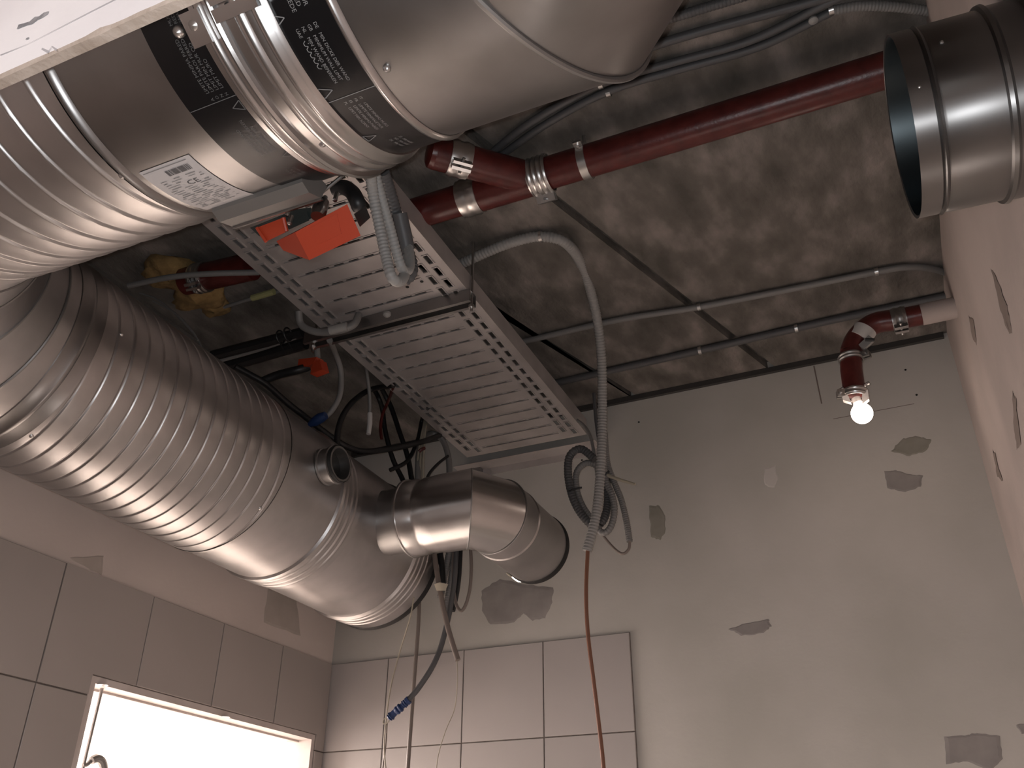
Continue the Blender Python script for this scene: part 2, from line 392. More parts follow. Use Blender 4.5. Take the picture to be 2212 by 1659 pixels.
for i in range(len(ys) - 1):
    for j in range(len(zs) - 1):
        a0, a1, z0, z1 = ys[i], ys[i + 1], zs[j + 1], zs[j]
        if a1 > DY0 and a0 < DY1 and z0 < DZ:
            if z1 > DZ: # row above the door head
                if a0 < DY0: h = G / 2; put_L(wall_left, [(a0 + h, z0 + h), (DY0 - h, z0 + h), (DY0 - h, DZ + h), (a1 - h, DZ + h), (a1 - h, z1 - h), (a0 + h, z1 - h)]); continue
                if a1 > DY1: h = G / 2; put_L(wall_left, [(a0 + h, DZ + h), (DY1 + h, DZ + h), (DY1 + h, z0 + h), (a1 - h, z0 + h), (a1 - h, z1 - h), (a0 + h, z1 - h)]); continue
                put_tile(wall_left, 'X', a0, a1, DZ, z1)
            else:
                if a0 < DY0: put_tile(wall_left, 'X', a0, DY0, z0, z1)
                if a1 > DY1: put_tile(wall_left, 'X', DY1, a1, z0, z1)
        else: put_tile(wall_left, 'X', a0, a1, z0, z1)
m = MB(); m.box(XL, xs[-1], YB - .003, YB - .0002, ZF, ZT); obj('grout_bed', m, grout, wall_back, smooth=0)
m = MB(); m.box(XL + .0002, XL + .003, ys[0], DY0, ZF, ZT); m.box(XL + .0002, XL + .003, DY0, YB, DZ, ZT); m.box(XL + .0002, XL + .003, DY1, YB, ZF, DZ)
obj('grout_bed', m, grout, wall_left, smooth=0)

# ------------------------------------------------------------------ filler patches on the walls (thin raised skims with torn outlines)
def patch(name, wall, outline, plane, mat, thick=.0014, jit=1.5, sub=5):
    pts = []
    k = len(outline)
    for i in range(k):
        a, b = outline[i], outline[(i + 1) % k]
        for s in range(sub):
            f = s / sub; pts.append((a[0] + (b[0] - a[0]) * f + random.uniform(-jit, jit), a[1] + (b[1] - a[1]) * f + random.uniform(-jit, jit)))
    c0 = (sum(p[0] for p in pts) / len(pts), sum(p[1] for p in pts) / len(pts))
    m = MB()
    if plane == 'back': g = lambda p, t: onY(p[0], p[1], YB - t)
    elif plane == 'left': g = lambda p, t: onX(p[0], p[1], XL + t)
    else: g = lambda p, t: onX(p[0], p[1], XR - t)
    n = len(pts); ins = [(p[0] * .86 + c0[0] * .14, p[1] * .86 + c0[1] * .14) for p in pts]
    A = [g(p, .0003) for p in pts]; B = [g(p, thick) for p in ins]; C = g(c0, thick)
    for i in range(n):
        j = (i + 1) % n
        m.face([A[i], A[j], B[j], B[i]]); m.face([B[i], B[j], C])
    return obj(name, m, mat, wall, smooth=60)
patch('filler_patch', wall_back, [(1040, 1275), (1080, 1252), (1140, 1262), (1196, 1270), (1192, 1300), (1178, 1335), (1150, 1340), (1130, 1325), (1112, 1345), (1060, 1350), (1042, 1320)], 'back', filler)
patch('filler_patch', wall_back, [(1402, 1092), (1425, 1092), (1436, 1115), (1438, 1150), (1426, 1166), (1406, 1160)], 'back', filler_g)
patch('filler_patch', wall_back, [(1574, 1358), (1610, 1347), (1660, 1338), (1666, 1352), (1650, 1368), (1600, 1373)], 'back', filler)
patch('filler_patch', wall_back, [(1925, 975), (1950, 947), (1985, 942), (2013, 950), (2000, 975), (1965, 986)], 'back', filler_g)
patch('filler_patch', wall_back, [(1910, 1018), (1935, 1015), (1960, 1024), (1993, 1026), (1990, 1050), (1955, 1064), (1918, 1055)], 'back', filler)
patch('filler_patch', wall_back, [(2040, 1592), (2085, 1588), (2110, 1584), (2160, 1590), (2165, 1640), (2140, 1665), (2090, 1645), (2045, 1650)], 'back', filler)
patch('filler_patch', wall_back, [(2195, 1566), (2235, 1560), (2240, 1580), (2205, 1585)], 'back', filler)
patch('filler_patch', wall_back, [(1650, 1012), (1675, 1005), (1680, 1035), (1672, 1054), (1652, 1048)], 'back', filler_l)
patch('filler_patch', wall_left, [(150, 1205), (225, 1200), (220, 1243), (190, 1228)], 'left', filler_s)
patch('filler_patch', wall_left, [(578, 1270), (640, 1290), (650, 1375), (570, 1345)], 'left', filler_s)
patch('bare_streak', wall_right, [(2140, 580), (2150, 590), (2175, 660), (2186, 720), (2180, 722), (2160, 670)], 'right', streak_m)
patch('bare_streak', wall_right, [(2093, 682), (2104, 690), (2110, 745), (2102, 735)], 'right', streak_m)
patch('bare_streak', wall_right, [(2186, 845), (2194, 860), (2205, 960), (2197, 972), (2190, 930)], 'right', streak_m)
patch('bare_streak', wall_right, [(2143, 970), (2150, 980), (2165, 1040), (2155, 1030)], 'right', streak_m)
m = MB()
for (xa, ya), (xb, yb), wd in (((1758, 790), (1775, 872), .0022), ((1800, 905), (1975, 872), .0011)):
    a, b = onY(xa, ya, YB - .0008), onY(xb, yb, YB - .0008); d = (b - a).normalized(); s = Vector((d.z, 0, -d.x)) * wd
    m.face([a - s, b - s, b + s, a + s])
obj('hairline_crack', m, streak_m, wall_back, smooth=0)
for px, py in ((1380, 912), (1980, 853), (1956, 799), (1257, 994)):
    m = MB(); p = onY(px, py, YB); m.lathe([(0, .0035), (.0012, .0035), (.0014, .001)], p, (0, -1, 0), 10, True, True); obj('screw_hole', m, rubber, wall_back)

# ------------------------------------------------------------------ duct run along X (fire damper, spiral duct, mitred bend)
DA, DZc, DR = 0.58, 1.0126, 0.225           # axis Y, axis Z, radius
AX = Vector((1, 0, 0)); AYv = Vector((0, 1, 0))
def cyl_pt(x, th, r=DR): return Vector((x, DA + r * math.sin(th), DZc - r * math.cos(th)))
def on_duct(px, py, r=DR):
    d = ray(px, py); a = d.y ** 2 + d.z ** 2; b = -(d.y * DA + d.z * DZc); c = DA * DA + DZc * DZc - r * r
    t = (-b - math.sqrt(max(0, b * b - a * c))) / a; p = d * t
    return p.x, math.atan2(p.y - DA, DZc - p.z)
def bead(s, r, w=.006, h=.004): return [(s - w, r), (s - w * .5, r + h * .8), (s, r + h), (s + w * .5, r + h * .8), (s + w, r)]
damper = thing('fire_damper', 'big round galvanised fire damper with two black seal bands and sticker', 'fire damper', (-.6, DA, DZc - DR))
o0 = (0, DA, DZc)
m = MB(); m.lathe([(-.792, DR)] + bead(-.784, DR, .007, .006) + [(-.772, DR), (-.43, DR)] , o0, AX, 128); obj('casing', m, steel, damper)
for a, b in ((-.646, -.578), (-.4905, -.4275)):
    m = MB(); m.lathe([(a, DR), (a, DR + .0016), (b, DR + .0016), (b, DR)], o0, AX, 128); obj('seal_band', m, blackband, damper, label='glossy black seal band with white print')
m = MB(); m.lathe([(-.580, DR), (-.578, DR + .006)] + bead(-.566, DR + .006, .006, .004) + [(-.552, DR + .007), (-.5505, DR + .016), (-.5475, DR + .018), (-.544, DR + .016), (-.5425, DR + .010)] +
               bead(-.522, DR + .010, .007, .004) + [(-.512, DR + .010)] + bead(-.503, DR + .009, .005, .003) + [(-.494, DR + .008), (-.4885, DR + .004), (-.488, DR)], o0, AX, 128)
obj('clamp_ring', m, steel_hi, damper)
m = MB(); m.lathe(bead(-.424, DR, .006, .005), o0, AX, 128); obj('joint_ring', m, steel_hi, damper)
# lug of the clamp ring with two bolts
x, th = on_duct(425, 60, DR + .02)
m = MB(); c = cyl_pt(-.575, th, DR + .008); tt = Vector((0, math.cos(th), math.sin(th))); nn = Vector((0, math.sin(th), -math.cos(th)))
m.obox(c, AX * .012, tt * .018, nn * .006); obj('clamp_lug', m, steel_hi, damper)
for px, py, rr in ((425, 52, .009), (388, 68, .007), (697, 306, .006), (262, 386, .0045), (835, 155, .0045), (497, 13, .006)):
    x, th = on_duct(px, py, DR + .006); m = MB(); nn = Vector((0, math.sin(th), -math.cos(th)))
    m.dome(cyl_pt(x, th, DR + (.006 if rr > .005 else .0)), nn, rr, rr * 1.1, 12); obj('bolt', m, zinc, damper)
# joining lug across the clamp ring near the top of the frame
x, th = on_duct(505, 20, DR + .012); tt = Vector((0, math.cos(th), math.sin(th))); nn = Vector((0, math.sin(th), -math.cos(th)))
m = MB(); m.obox(cyl_pt(-.520, th, DR + .014), AX * .027, tt * .007, nn * .004); m.obox(cyl_pt(-.520, th - .06, DR + .014), AX * .027, tt * .004, nn * .003); obj('clamp_lug', m, steel_hi, damper)
# ---- white print on the two bands (letters bent round the duct)
def text_mesh(body, size):
    cu = bpy.data.curves.new('t', 'FONT'); cu.body = body; cu.size = size; cu.resolution_u = 2
    ob = bpy.data.objects.new('t', cu); COL.objects.link(ob)
    dg = bpy.context.evaluated_depsgraph_get(); me = ob.evaluated_get(dg).to_mesh()
    v = [tuple(p.co) for p in me.vertices]; f = [tuple(p.vertices) for p in me.polygons]
    ob.evaluated_get(dg).to_mesh_clear(); bpy.data.objects.remove(ob, do_unlink=True); bpy.data.curves.remove(cu)
    return v, f
def print_text(mb, body, size, x0, th0, flip, r=DR + .0022, width=None):
    v, f = text_mesh(body, size); sg = -1 if flip else 1
    if not v: return
    k = 1.0
    if width: k = width / max(p[0] for p in v)
    b = len(mb.v)
    for p in v: mb.v.append(tuple(cyl_pt(x0 + sg * p[1], th0 + sg * p[0] * k / r, r)))
    for q in f: mb.f.append(tuple(b + i for i in q)); mb.m.append(0)
def print_line(mb, pts, wd, r=DR + .0022):       # polyline in (x, arc length) drawn with thickness
    for (xa, sa), (xb, sb) in zip(pts[:-1], pts[1:]):
        d = Vector((xb - xa, sb - sa)); n = Vector((-d.y, d.x)).normalized() * wd / 2
        k = 3
        for i in range(k):
            p, q = Vector((xa, sa)) + d * (i / k), Vector((xa, sa)) + d * ((i + 1) / k)
            mb.face([cyl_pt(z.x, z.y / r, r) for z in (p - n, q - n, q + n, p + n)])
def print_tri(mb, px, py, s, flip):
    x, th = on_duct(px, py); a = th * (DR + .0022); sg = -1 if flip else 1
    print_line(mb, [(x - sg * s * .5, a - s * .5), (x - sg * s * .5, a + s * .5), (x + sg * s * .5, a), (x - sg * s * .5, a - s * .5)], .0011)
m = MB()
for px, py in ((604, 42), (707, 196), (801, 293)): print_tri(m, px, py, .014, False)
def block(mb, lines, px0, py0, size, flip, pitch, x0=None, width=None):
    x, th = on_duct(px0, py0); sg = -1 if flip else 1
    if x0 is not None: x = x0
    for i, l in enumerate(lines): print_text(mb, l, size, x - sg * i * pitch, th, flip, width=width)
block(m, ['DE   MIN DICKE DER WAND', 'GB   MINIMUM WALL LIMIT', 'NL   MIN WAND BEPERKEN', 'UAE'], 640, 62, .0056, False, .0074, -.4525)
block(m, ['IT    LIMITE MINIMO MURO', 'FR   LIMITE MINIMALE MUR', 'ES   LIMITE MINIMO PARED', 'PL   LIMIT MIN SCIANY'], 748, 216, .0050, False, .0066, -.4535)
block(m, ['SE   MIN VAGG', 'NO   MIN VEGG', 'DK   MIN VAEG'], 828, 302, .0050, False, .0066, -.4545)
block(m, ['MUR', 'RED', 'REDE'], 605, -2, .0072, False, .0078, -.4525)
# the fourth line's script, as small joined strokes
x, th = on_duct(640, 62); x = -.4525 - .0225; a0 = (th + .062) * (DR + .0022)
for k in range(5):
    s0 = a0 + k * .0068; print_line(m, [(x + .004, s0), (x + .001, s0 + .002), (x + .0012, s0 + .005), (x + .0045, s0 + .0065)], .0009)
    print_line(m, [(x + .0062, s0 + .003), (x + .0062, s0 + .004)], .0009)
xa, ta = on_duct(706, 222); xb, tb = on_duct(811, 181); print_line(m, [(-.4895, (ta + tb) / 2 * DR), (-.4285, (ta + tb) / 2 * DR)], .0009)
obj('band_print', m, print_m, damper, smooth=0, label='white printed lettering and triangles on a black band')['kind'] = 'stuff'
m = MB()
for px, py in ((409, 65), (514, 228), (620, 331)): print_tri(m, px, py, .013, True)
block(m, ['LIMITE MINIMA PARED', 'LIMITE PAROI FERRED', 'LIMIT MIN MUR OD', 'LIMIT MURO'], 478, 190, .0064, True, .0066, -.6080)
block(m, ['A', 'O', 'N', 'H'], 490, 205, .0055, True, .0066, -.6080)
block(m, ['DICKE DER WAND', 'MINIMUM LIMIT', 'MIN WAND BEPERKEN', 'GRENS WALL MIN'], 598, 322, .0058, True, .0062, -.6080)
block(m, ['MIN WALL', 'MIN MUR', 'MIN VAGG'], 672, 366, .0056, True, .0062, -.6080)
block(m, ['MUR', 'RED', 'WAND'], 398, 45, .0060, True, .0066, -.6060)
xa, ta = on_duct(425, 237); xb, tb = on_duct(511, 200); print_line(m, [(-.645, (ta + tb) / 2 * DR), (-.579, (ta + tb) / 2 * DR)], .0009)
obj('band_print', m, print_2, damper, smooth=0, label='white printed lettering and triangles on a black band')['kind'] = 'stuff'
# ---- sticker with print
def sheet(mb, x0, x1, s0, s1, r, nseg=10):
    for i in range(nseg):
        a, b = s0 + (s1 - s0) * i / nseg, s0 + (s1 - s0) * (i + 1) / nseg
        mb.face([cyl_pt(x0, a / DR, r), cyl_pt(x1, a / DR, r), cyl_pt(x1, b / DR, r), cyl_pt(x0, b / DR, r)])
S0, S1 = on_duct(355, 352)[1] * DR, on_duct(490, 436)[1] * DR + .003
m = MB(); sheet(m, -.768, -.690, S0, S1, DR + .0008, 14); stk = obj('sticker', m, paper, damper, label='white type plate sticker with barcode and CE mark')
m = MB(); r_ = DR + .0014
for i in range(26):
    xx = -.7375 + i * .0014; sheet(m, xx, xx + random.choice((.0005, .0008, .0011)), S0 + .011, S0 + .021, r_, 3)
obj('barcode', m, ink, stk, smooth=0)['kind'] = 'stuff'
m = MB()
sheet(m, -.765, -.698, S0 + .004, S0 + .0052, r_, 2)
for row in range(19):
    ss = S0 + .026 + row * .0044
    if ss > S1 - .006: break
    x = -.762 + random.uniform(0, .01)
    while x < -.70:
        l = random.uniform(.006, .02)
        if not (-.729 < x + l and x < -.705 and .031 < ss - S0 < .046): sheet(m, x, min(x + l, -.697), ss, ss + random.choice((.0010, .0014)), r_, 1)
        x += l + random.uniform(.002, .012)
obj('fine_print', m, ink_l, stk, smooth=0)['kind'] = 'stuff'
m = MB()
v, f = text_mesh('CE', .0125); b = len(m.v)
for p in v: m.v.append(tuple(cyl_pt(-.729 + p[0] * 1.25, (S0 + .046 - p[1]) / DR, r_)))
for q in f: m.f.append(tuple(b + i for i in q)); m.m.append(0)
obj('ce_mark', m, ink, stk, smooth=0)
# ---- bracket box and orange actuator on the underside
m = MB()
pr = [(.697, .8215), (.700, .815), (.716, .810), (.742, .8215), (.750, .850), (.720, .850)]
rows = [[(x, y, z) for y, z in pr] for x in (-.760, -.614)]
m.quadgrid(rows); m.face(rows[0]); m.face(rows[1]); brk = obj('mounting_bracket', m, bracket_m, damper, smooth=20)
m = MB(); m.obox((-.687, .7435, .8205), (.0735, 0, 0), (0, .0022, .0012), (0, -.0006, .0012)); obj('bracket_lip', m, steel_hi, brk, smooth=0)
A1, A2 = onY(637, 502, .765), onY(750, 441, .765); B2, B1 = onY(779, 509, .795), onY(668, 562, .795)
C1, C2 = onY(597, 521, .815), onY(612, 541, .825)
bk_ = ray(700, 500).normalized() * .035
m = MB(); m.hull([A1, A2, B1, B2, C1, C2] + [p + bk_ for p in (A1, A2, B1, B2)])
act = obj('actuator', m, orange, damper, smooth=15, label='bright orange plastic actuator housing')
m = MB(); q = [A1.lerp(A2, .25) + (B1 - A1) * .12, A1.lerp(A2, .78) + (B1 - A1) * .12, B1.lerp(B2, .72) + (A1 - B1) * .32, B1.lerp(B2, .28) + (A1 - B1) * .32]
nf = (A2 - A1).cross(B1 - A1).normalized(); nf = nf if nf.z < 0 else -nf
m.hull([p + nf * .0012 for p in q] + [p - nf * .001 for p in q]); obj('name_plate', m, orange, act, smooth=15)
for px, py, yy_ in ((711, 497, .781), (722, 520, .791)):
    p = onY(px, py, yy_); m = MB(); m.dome(p, nf, .0016, .0016, 8); obj('screw', m, whitepvc, act)
q = [onY(*p, y) for p, y in (((554, 492), .775), ((612, 470), .775), ((620, 500), .787), ((574, 522), .787))]
m = MB(); m.hull(q + [p + bk_ * .5 for p in q]); clp = obj('position_clip', m, orange, damper, smooth=15, label='small orange plastic position indicator')
for pa_, pb_, r1 in (((612, 470), (619, 500), .0032), ((555, 492), (575, 522), .0026)):
    m = MB(); a, b = onY(*pa_, .773), onY(*pb_, .785); m.tube([a, b], r1, 8); obj('clip_rib', m, orange, clp)
m = MB(); q = [onY(*p, .790) for p in ((540, 492), (640, 452), (672, 448), (676, 470), (628, 492), (560, 510))]; m.hull(q + [p + bk_ * .4 for p in q]); obj('actuator_base', m, dkgreen, damper, smooth=15)
m = MB(); q = [onY(*p, .782) for p in ((616, 475), (664, 455), (668, 476), (624, 496))]; m.hull(q + [p + bk_ * .3 for p in q]); obj('actuator_block', m, dkgreen, damper, smooth=15)
m = MB(); a = onY(686, 468, .772); m.lathe([(0, .0095), (.004, .0105), (.03, .0105)], a, (0, .15, .98), 20, True, True); shaft = obj('drive_shaft', m, steel_hi, damper)
m = MB(); a = onY(660, 446, .772); b = onY(688, 435, .772); m.tube([a, b], .0022, 8); obj('shaft_clamp', m, steel_hi, damper)
for px, py in ((625, 480), (723, 430), (698, 438), (620, 462)):
    m = MB(); a = onY(px, py + 4, .774); m.lathe([(0, .001), (.001, .0034), (.016, .0034)], a, (0, .15, .98), 10, True, True); obj('bolt', m, zinc, damper)
m = MB(); q = [onY(*p, .80) for p in ((765, 462), (790, 445), (800, 470), (778, 490))]; m.hull(q + [p + bk_ * .5 for p in q]); obj('actuator_foot', m, steel_dk, damper, smooth=15)

# ---- spiral ducts (helical ribs)
def spiral(mb, o, a, s0, s1, R, pitch, hgt, phase=0, seg=120, step=.0014, ribs=3):
    o = Vector(o); a = Vector(a); u = a.cross(Vector((0, 0, 1))).normalized(); v = a.cross(u)
    n = int((s1 - s0) / step); rows = []
    sp = pitch / ribs
    for i in range(n + 1):
        s = s0 + (s1 - s0) * i / n; row = []
        edge = min(1, min(s - s0, s1 - s) / .012)
        for j in range(seg):
            t = 2 * math.pi * j / seg
            e = (s - pitch * t / (2 * math.pi) + phase) % pitch
            k = int(e / sp); f = (e - k * sp) / sp
            wd_ = .17 if k == 0 else .13     # every third rib is the lock seam
            d = hgt * max(0, 1 - ((f - wd_ / 2) / (wd_ / 2)) ** 2) if f < wd_ else 0
            d += .0006 * math.sin(math.pi * max(0, f - .15) / .85)
            r = R + d * max(0, edge)
            row.append(o + a * s + (u * math.cos(t) + v * math.sin(t)) * r)
        rows.append(row)
    mb.quadgrid(rows)
XE = -1.188
sd = thing('spiral_duct', 'ribbed spiral duct length running left from the fire damper overhead', 'duct', (-1.0, DA, DZc - DR))
m = MB(); spiral(m, o0, AX, XE + .03, -.793, DR + .001, .135, .0035, .035); obj('ribbed_pipe', m, steel_warm, sd, smooth=50)
m = MB(); m.lathe([(XE - .002, DR), (XE + .0, DR + .002), (XE + .032, DR + .002), (XE + .033, DR)], o0, AX, 128); obj('end_collar', m, steel_warm, sd)
for px, py in ((262, 386),):
    pass
# segmented 90 degree bend joining the two runs
XA = -1.608; YE = DA + (XE - XA)            # centre of bend (XE, YE)
RC = XE - XA
bend = thing('duct_bend', 'smooth segmented quarter bend of the big duct, far left', 'duct bend', (XA + .05, DA + .1, DZc - DR))
NG = 5
def gore_ring(cx, cy, Rc, phi, d, r, seg=96):   # ring on mitre plane at angle phi round the bend centre; d is the gore direction
    c = Vector((cx - Rc * math.sin(phi), cy - Rc * math.cos(phi), DZc))
    nrm = Vector((-math.cos(phi), math.sin(phi), 0))
    d = Vector(d); side = Vector((d.y, -d.x, 0)); row = []
    for j in range(seg):
        t = 2 * math.pi * j / seg
        p = c + side * (r * math.cos(t)) + Vector((0, 0, r * math.sin(t)))
        k = (c - p).dot(nrm) / d.dot(nrm); row.append(p + d * k)
    return row
half = math.pi / 2 / (NG - 1) / 2
phis = [0] + [half + i * 2 * half for i in range(NG - 1)] + [math.pi / 2]
for g in range(NG):
    mid = g * 2 * half; d = (-math.cos(mid), math.sin(mid), 0)
    # keep gore axes through tangent points: shift ring radius so they meet on mitre planes
    m = MB(); pa, pb = phis[g], phis[g + 1]
    rows = [gore_ring(XE, YE, RC / math.cos(pa - mid) if False else RC, pa, d, DR), gore_ring(XE, YE, RC, pb, d, DR)]
    rings = []
    for k in range(6):
        f = k / 5; rings.append([Vector(a).lerp(Vector(b), f) for a, b in zip(*rows)])
    m.quadgrid(rings); gobj = obj('gore', m, steel_warm, bend, smooth=40)
    if g > 0:
        m = MB(); ring = gore_ring(XE, YE, RC, pa, d, DR + .001); ring.append(ring[0]); ring.append(ring[1]); m.tube(ring[:-1], .0028, 6, False); obj('seam', m, steel_dk, bend)

# ------------------------------------------------------------------ duct run along Y
oY = (XA, 0, DZc)
sd2 = thing('spiral_duct', 'long ribbed spiral duct running away along the left wall', 'duct', (XA, 1.4, DZc - DR))
m = MB(); spiral(m, oY, AYv, YE + .062, 1.698, DR + .003, .129, -.0028, .02); obj('ribbed_pipe', m, steel_warm, sd2, smooth=50)
m = MB(); m.lathe([(YE - .002, DR), (YE, DR + .002)] + bead(YE + .03, DR + .002, .007, .003) + [(YE + .06, DR + .003), (YE + .064, DR + .004), (YE + .066, DR)], oY, AYv, 128); obj('end_collar', m, steel, sd2)
def on_cylY(px, py, xa=XA, za=DZc, r=DR):
    d = ray(px, py); a = d.x ** 2 + d.z ** 2; b = -(d.x * xa + d.z * za); c = xa * xa + za * za - r * r
    t = (-b - math.sqrt(max(0, b * b - a * c))) / a; return d * t
for px, py in ((68, 942), (262, 722), (562, 1098)):
    p = on_cylY(px, py, r=DR + .003); nn = Vector((p.x - XA, 0, p.z - DZc)); m = MB(); m.dome(p, nn, .0045, .004, 10); obj('screw', m, zinc, sd2)
tee = thing('tee_duct', 'smooth tee piece at the far end of the long spiral duct with small spigot', 'duct', (XA, 2.1, DZc - DR))
m = MB(); m.lathe([(1.690, DR + .0045), (1.6985, DR + .0045), (1.700, DR), (1.930, DR)], oY, AYv, 128); obj('tee_body', m, steel_warm, tee)
m = MB(); m.lathe([(1.925, DR), (1.930, DR + .006), (1.938, DR + .008), (1.941, DR + .003)] + bead(1.958, DR + .003, .006, .003) + bead(1.982, DR + .003, .006, .003) + bead(2.004, DR + .003, .006, .003) + [(2.028, DR + .004), (2.031, DR)], oY, AYv, 128); obj('coupling_band', m, steel_warm, tee)
m = MB(); m.lathe([(2.03, DR), (2.36, DR)], oY, AYv, 128); obj('tee_body', m, steel_warm, tee)
m = MB(); m.lathe([(2.352, DR), (2.356, DR + .004), (2.360, DR + .007), (2.366, DR + .002)] + bead(2.385, DR + .002, .006, .003) + bead(2.408, DR + .002, .005, .003) + bead(2.432, DR + .002, .005, .0025) + [(2.470, DR + .001), (2.490, DR - .001), (2.490, DR - .01), (2.36, DR - .01)], oY, AYv, 128); obj('coupling_band', m, steel_warm, tee)
m = MB(); m.lathe([(2.475, DR - .004), (2.488, DR + .0035), (2.500, DR + .0035), (2.504, DR - .008), (2.49, DR - .012)], oY, AYv, 128); obj('rubber_gasket', m, rubber, tee)
m = MB(); a = Vector((XA + DR * math.sin(math.radians(35)), 1.706, DZc - DR * math.cos(math.radians(35))))
m.lathe([(-.006, .052), (.012, .049), (.014, .052), (.018, .052), (.020, .049), (.040, .049), (.042, .053), (.048, .053), (.050, .049), (.062, .049), (.062, .043), (-.03, .043)], (-1.396, 1.845, 1.040), AX, 48); sp = obj('spigot', m, steel_dk, tee)
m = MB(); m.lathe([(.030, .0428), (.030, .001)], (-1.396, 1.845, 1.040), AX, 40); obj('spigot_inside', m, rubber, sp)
m = MB(); m.lathe([(.051, .0505), (.055, .0525), (.062, .0505)], (-1.396, 1.845, 1.040), AX, 48); obj('spigot_gasket', m, rubber, sp)

# ------------------------------------------------------------------ branch with its quarter bend
BY, BR = 2.207, 0.1125
oB = (0, BY, DZc)
br = thing('branch_collar', 'short round collar branching off the tee piece towards the right', 'duct', (-1.3, BY, DZc - BR))
m = MB(); m.lathe([(-1.321, BR - .006), (-1.318, BR + .003), (-1.316, BR + .004), (-1.312, BR + .001)] + bead(-1.262, BR, .012, -.004) + [(-1.215, BR), (-1.20, BR)], oB, AX, 96); obj('collar', m, steel_br, br)
m = MB(); m.lathe([(-1.322, BR - .006), (-1.320, BR + .0045), (-1.315, BR + .0045), (-1.313, BR)], oB, AX, 96); obj('collar_edge', m, steel_dk, br)
m = MB(); m.lathe([(-1.52, .098), (-1.316, .098)], oB, AX, 96); obj('saddle', m, steel_dk, tee)
be = thing('branch_bend', 'polished quarter bend on the branch, its open end towards the back wall', 'duct bend', (-1.1, BY + .1, DZc - BR))
NX = -1.082
def mring(c, d, nrm, r, seg=96):               # ring of a pipe along d cut by the mitre plane with normal nrm
    c = Vector(c); d = Vector(d).normalized(); nrm = Vector(nrm).normalized(); side = Vector((d.y, -d.x, 0)); row = []
    for j in range(seg):
        t = 2 * math.pi * j / seg; p = c + side * (r * math.cos(t)) + Vector((0, 0, r * math.sin(t)))
        row.append(p + d * ((c - p).dot(nrm) / d.dot(nrm)))
    return row
d0, d1, d2 = Vector((1, 0, 0)), Vector((.5, .866, 0)).normalized(), Vector((0, 1, 0))
n01, n12 = (d0 + d1).normalized(), (d1 + d2).normalized()
X1 = NX - .0475
c01 = Vector((X1, BY, DZc)); c12 = Vector((NX, BY + .0475 * 1.732, DZc)); K = .0475 * 1.732
m = MB(); a = mring((-1.213, BY, DZc), d0, d0, BR + .002); b = mring(c01, d0, n01, BR + .002)
b = [p if p.x > -1.205 else Vector((-1.205, p.y, p.z)) for p in b]
a0_ = mring((-1.214, BY, DZc), d0, d0, BR - .002)
m.quadgrid([a0_, a, [p.lerp(q, .5) for p, q in zip(a, b)], b]); obj('bend_inlet', m, steel_br, be)
m = MB(); r1, r2 = mring(c01, d1, n01, BR), mring(c12, d1, n12, BR); m.quadgrid([r1, [p.lerp(q, .5) for p, q in zip(r1, r2)], r2]); obj('bend_gore', m, steel_hi, be)
for c, d, nr in ((c01, d0, n01), (c12, d1, n12)):
    m = MB(); rg = mring(c, d, nr, BR + .001); rg.append(rg[0]); m.tube(rg, .0022, 6, False); obj('seam', m, steel_dk, be)
m = MB(); a = mring(c12, d2, n12, BR); yy = BY + K + .06
rows = [a, [Vector((p.x, max(p.y, yy), p.z)) for p in a]]; m.quadgrid(rows)
m.lathe([(yy, BR), (yy + .006, BR + .003), (yy + .012, BR), (2.575, BR), (2.583, BR - .001), (2.583, BR - .008), (2.40, BR - .008)], (NX, 0, DZc), AYv, 96); obj('bend_outlet', m, steel_warm, be)
m = MB(); m.lathe([(2.570, BR - .002), (2.578, BR + .0035), (2.594, BR + .0035), (2.600, BR - .006), (2.588, BR - .010)], (NX, 0, DZc), AYv, 96); obj('rubber_gasket', m, rubber, be)

# ------------------------------------------------------------------ mitred duct right of the damper
md = thing('mitred_duct', 'smooth round duct right of the damper, mitred towards the viewer', 'duct', (-.3, DA, DZc - DR))
e0, e1 = Vector((1, 0, 0)), Vector((1, -1, 0)).normalized(); ne = (e0 + e1).normalized(); ce = Vector((-.2595, DA, DZc))
m = MB(); a = mring((-.421, DA, DZc), e0, e0, DR - .0005, 128); b = mring(ce, e0, ne, DR - .0005, 128); m.quadgrid([a, [p.lerp(q, .5) for p, q in zip(a, b)], b]); obj('straight_part', m, steel, md)
m = MB(); a = mring(ce, e1, ne, DR - .0005, 128); b = mring(ce + e1 * .34, e1, Vector((0, -1, 0)), DR - .0005, 128); m.quadgrid([a, [p.lerp(q, .5) for p, q in zip(a, b)], b]); obj('angled_part', m, steel, md)
m = MB(); rg = mring(ce, e0, ne, DR + .001, 128); rg.append(rg[0]); m.tube(rg, .0042, 8, False); obj('mitre_seam', m, steel_dk, md)

# ------------------------------------------------------------------ stub through the right wall
SY, SZ, SR = 1.047, 0.931, 0.125
stub = thing('duct_stub', 'open galvanised duct stub sticking out of the right wall, upper right', 'duct', (.2, SY, SZ - SR))
m = MB(); oS = (0, SY - .17 * .055, SZ); AS = Vector((1, .055, 0))
m.lathe([(.1135, SR - .001), (.113, SR), (.139, SR), (.141, SR - .003), (.144, SR + .002), (.148, SR - .002), (.151, SR), (.222, SR)], oS, AS, 128); obj('stub_pipe', m, steel_st, stub)
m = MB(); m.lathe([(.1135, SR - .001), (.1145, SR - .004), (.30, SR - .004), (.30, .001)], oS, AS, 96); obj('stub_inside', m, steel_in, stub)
m = MB(); m.lathe([(.218, SR), (.220, SR + .005), (.225, SR + .006), (.229, SR + .002), (.262, SR + .002), (.263, SR + .010), (.2695, SR + .012)], oS, AS, 128); obj('wall_collar', m, steel_st, stub)
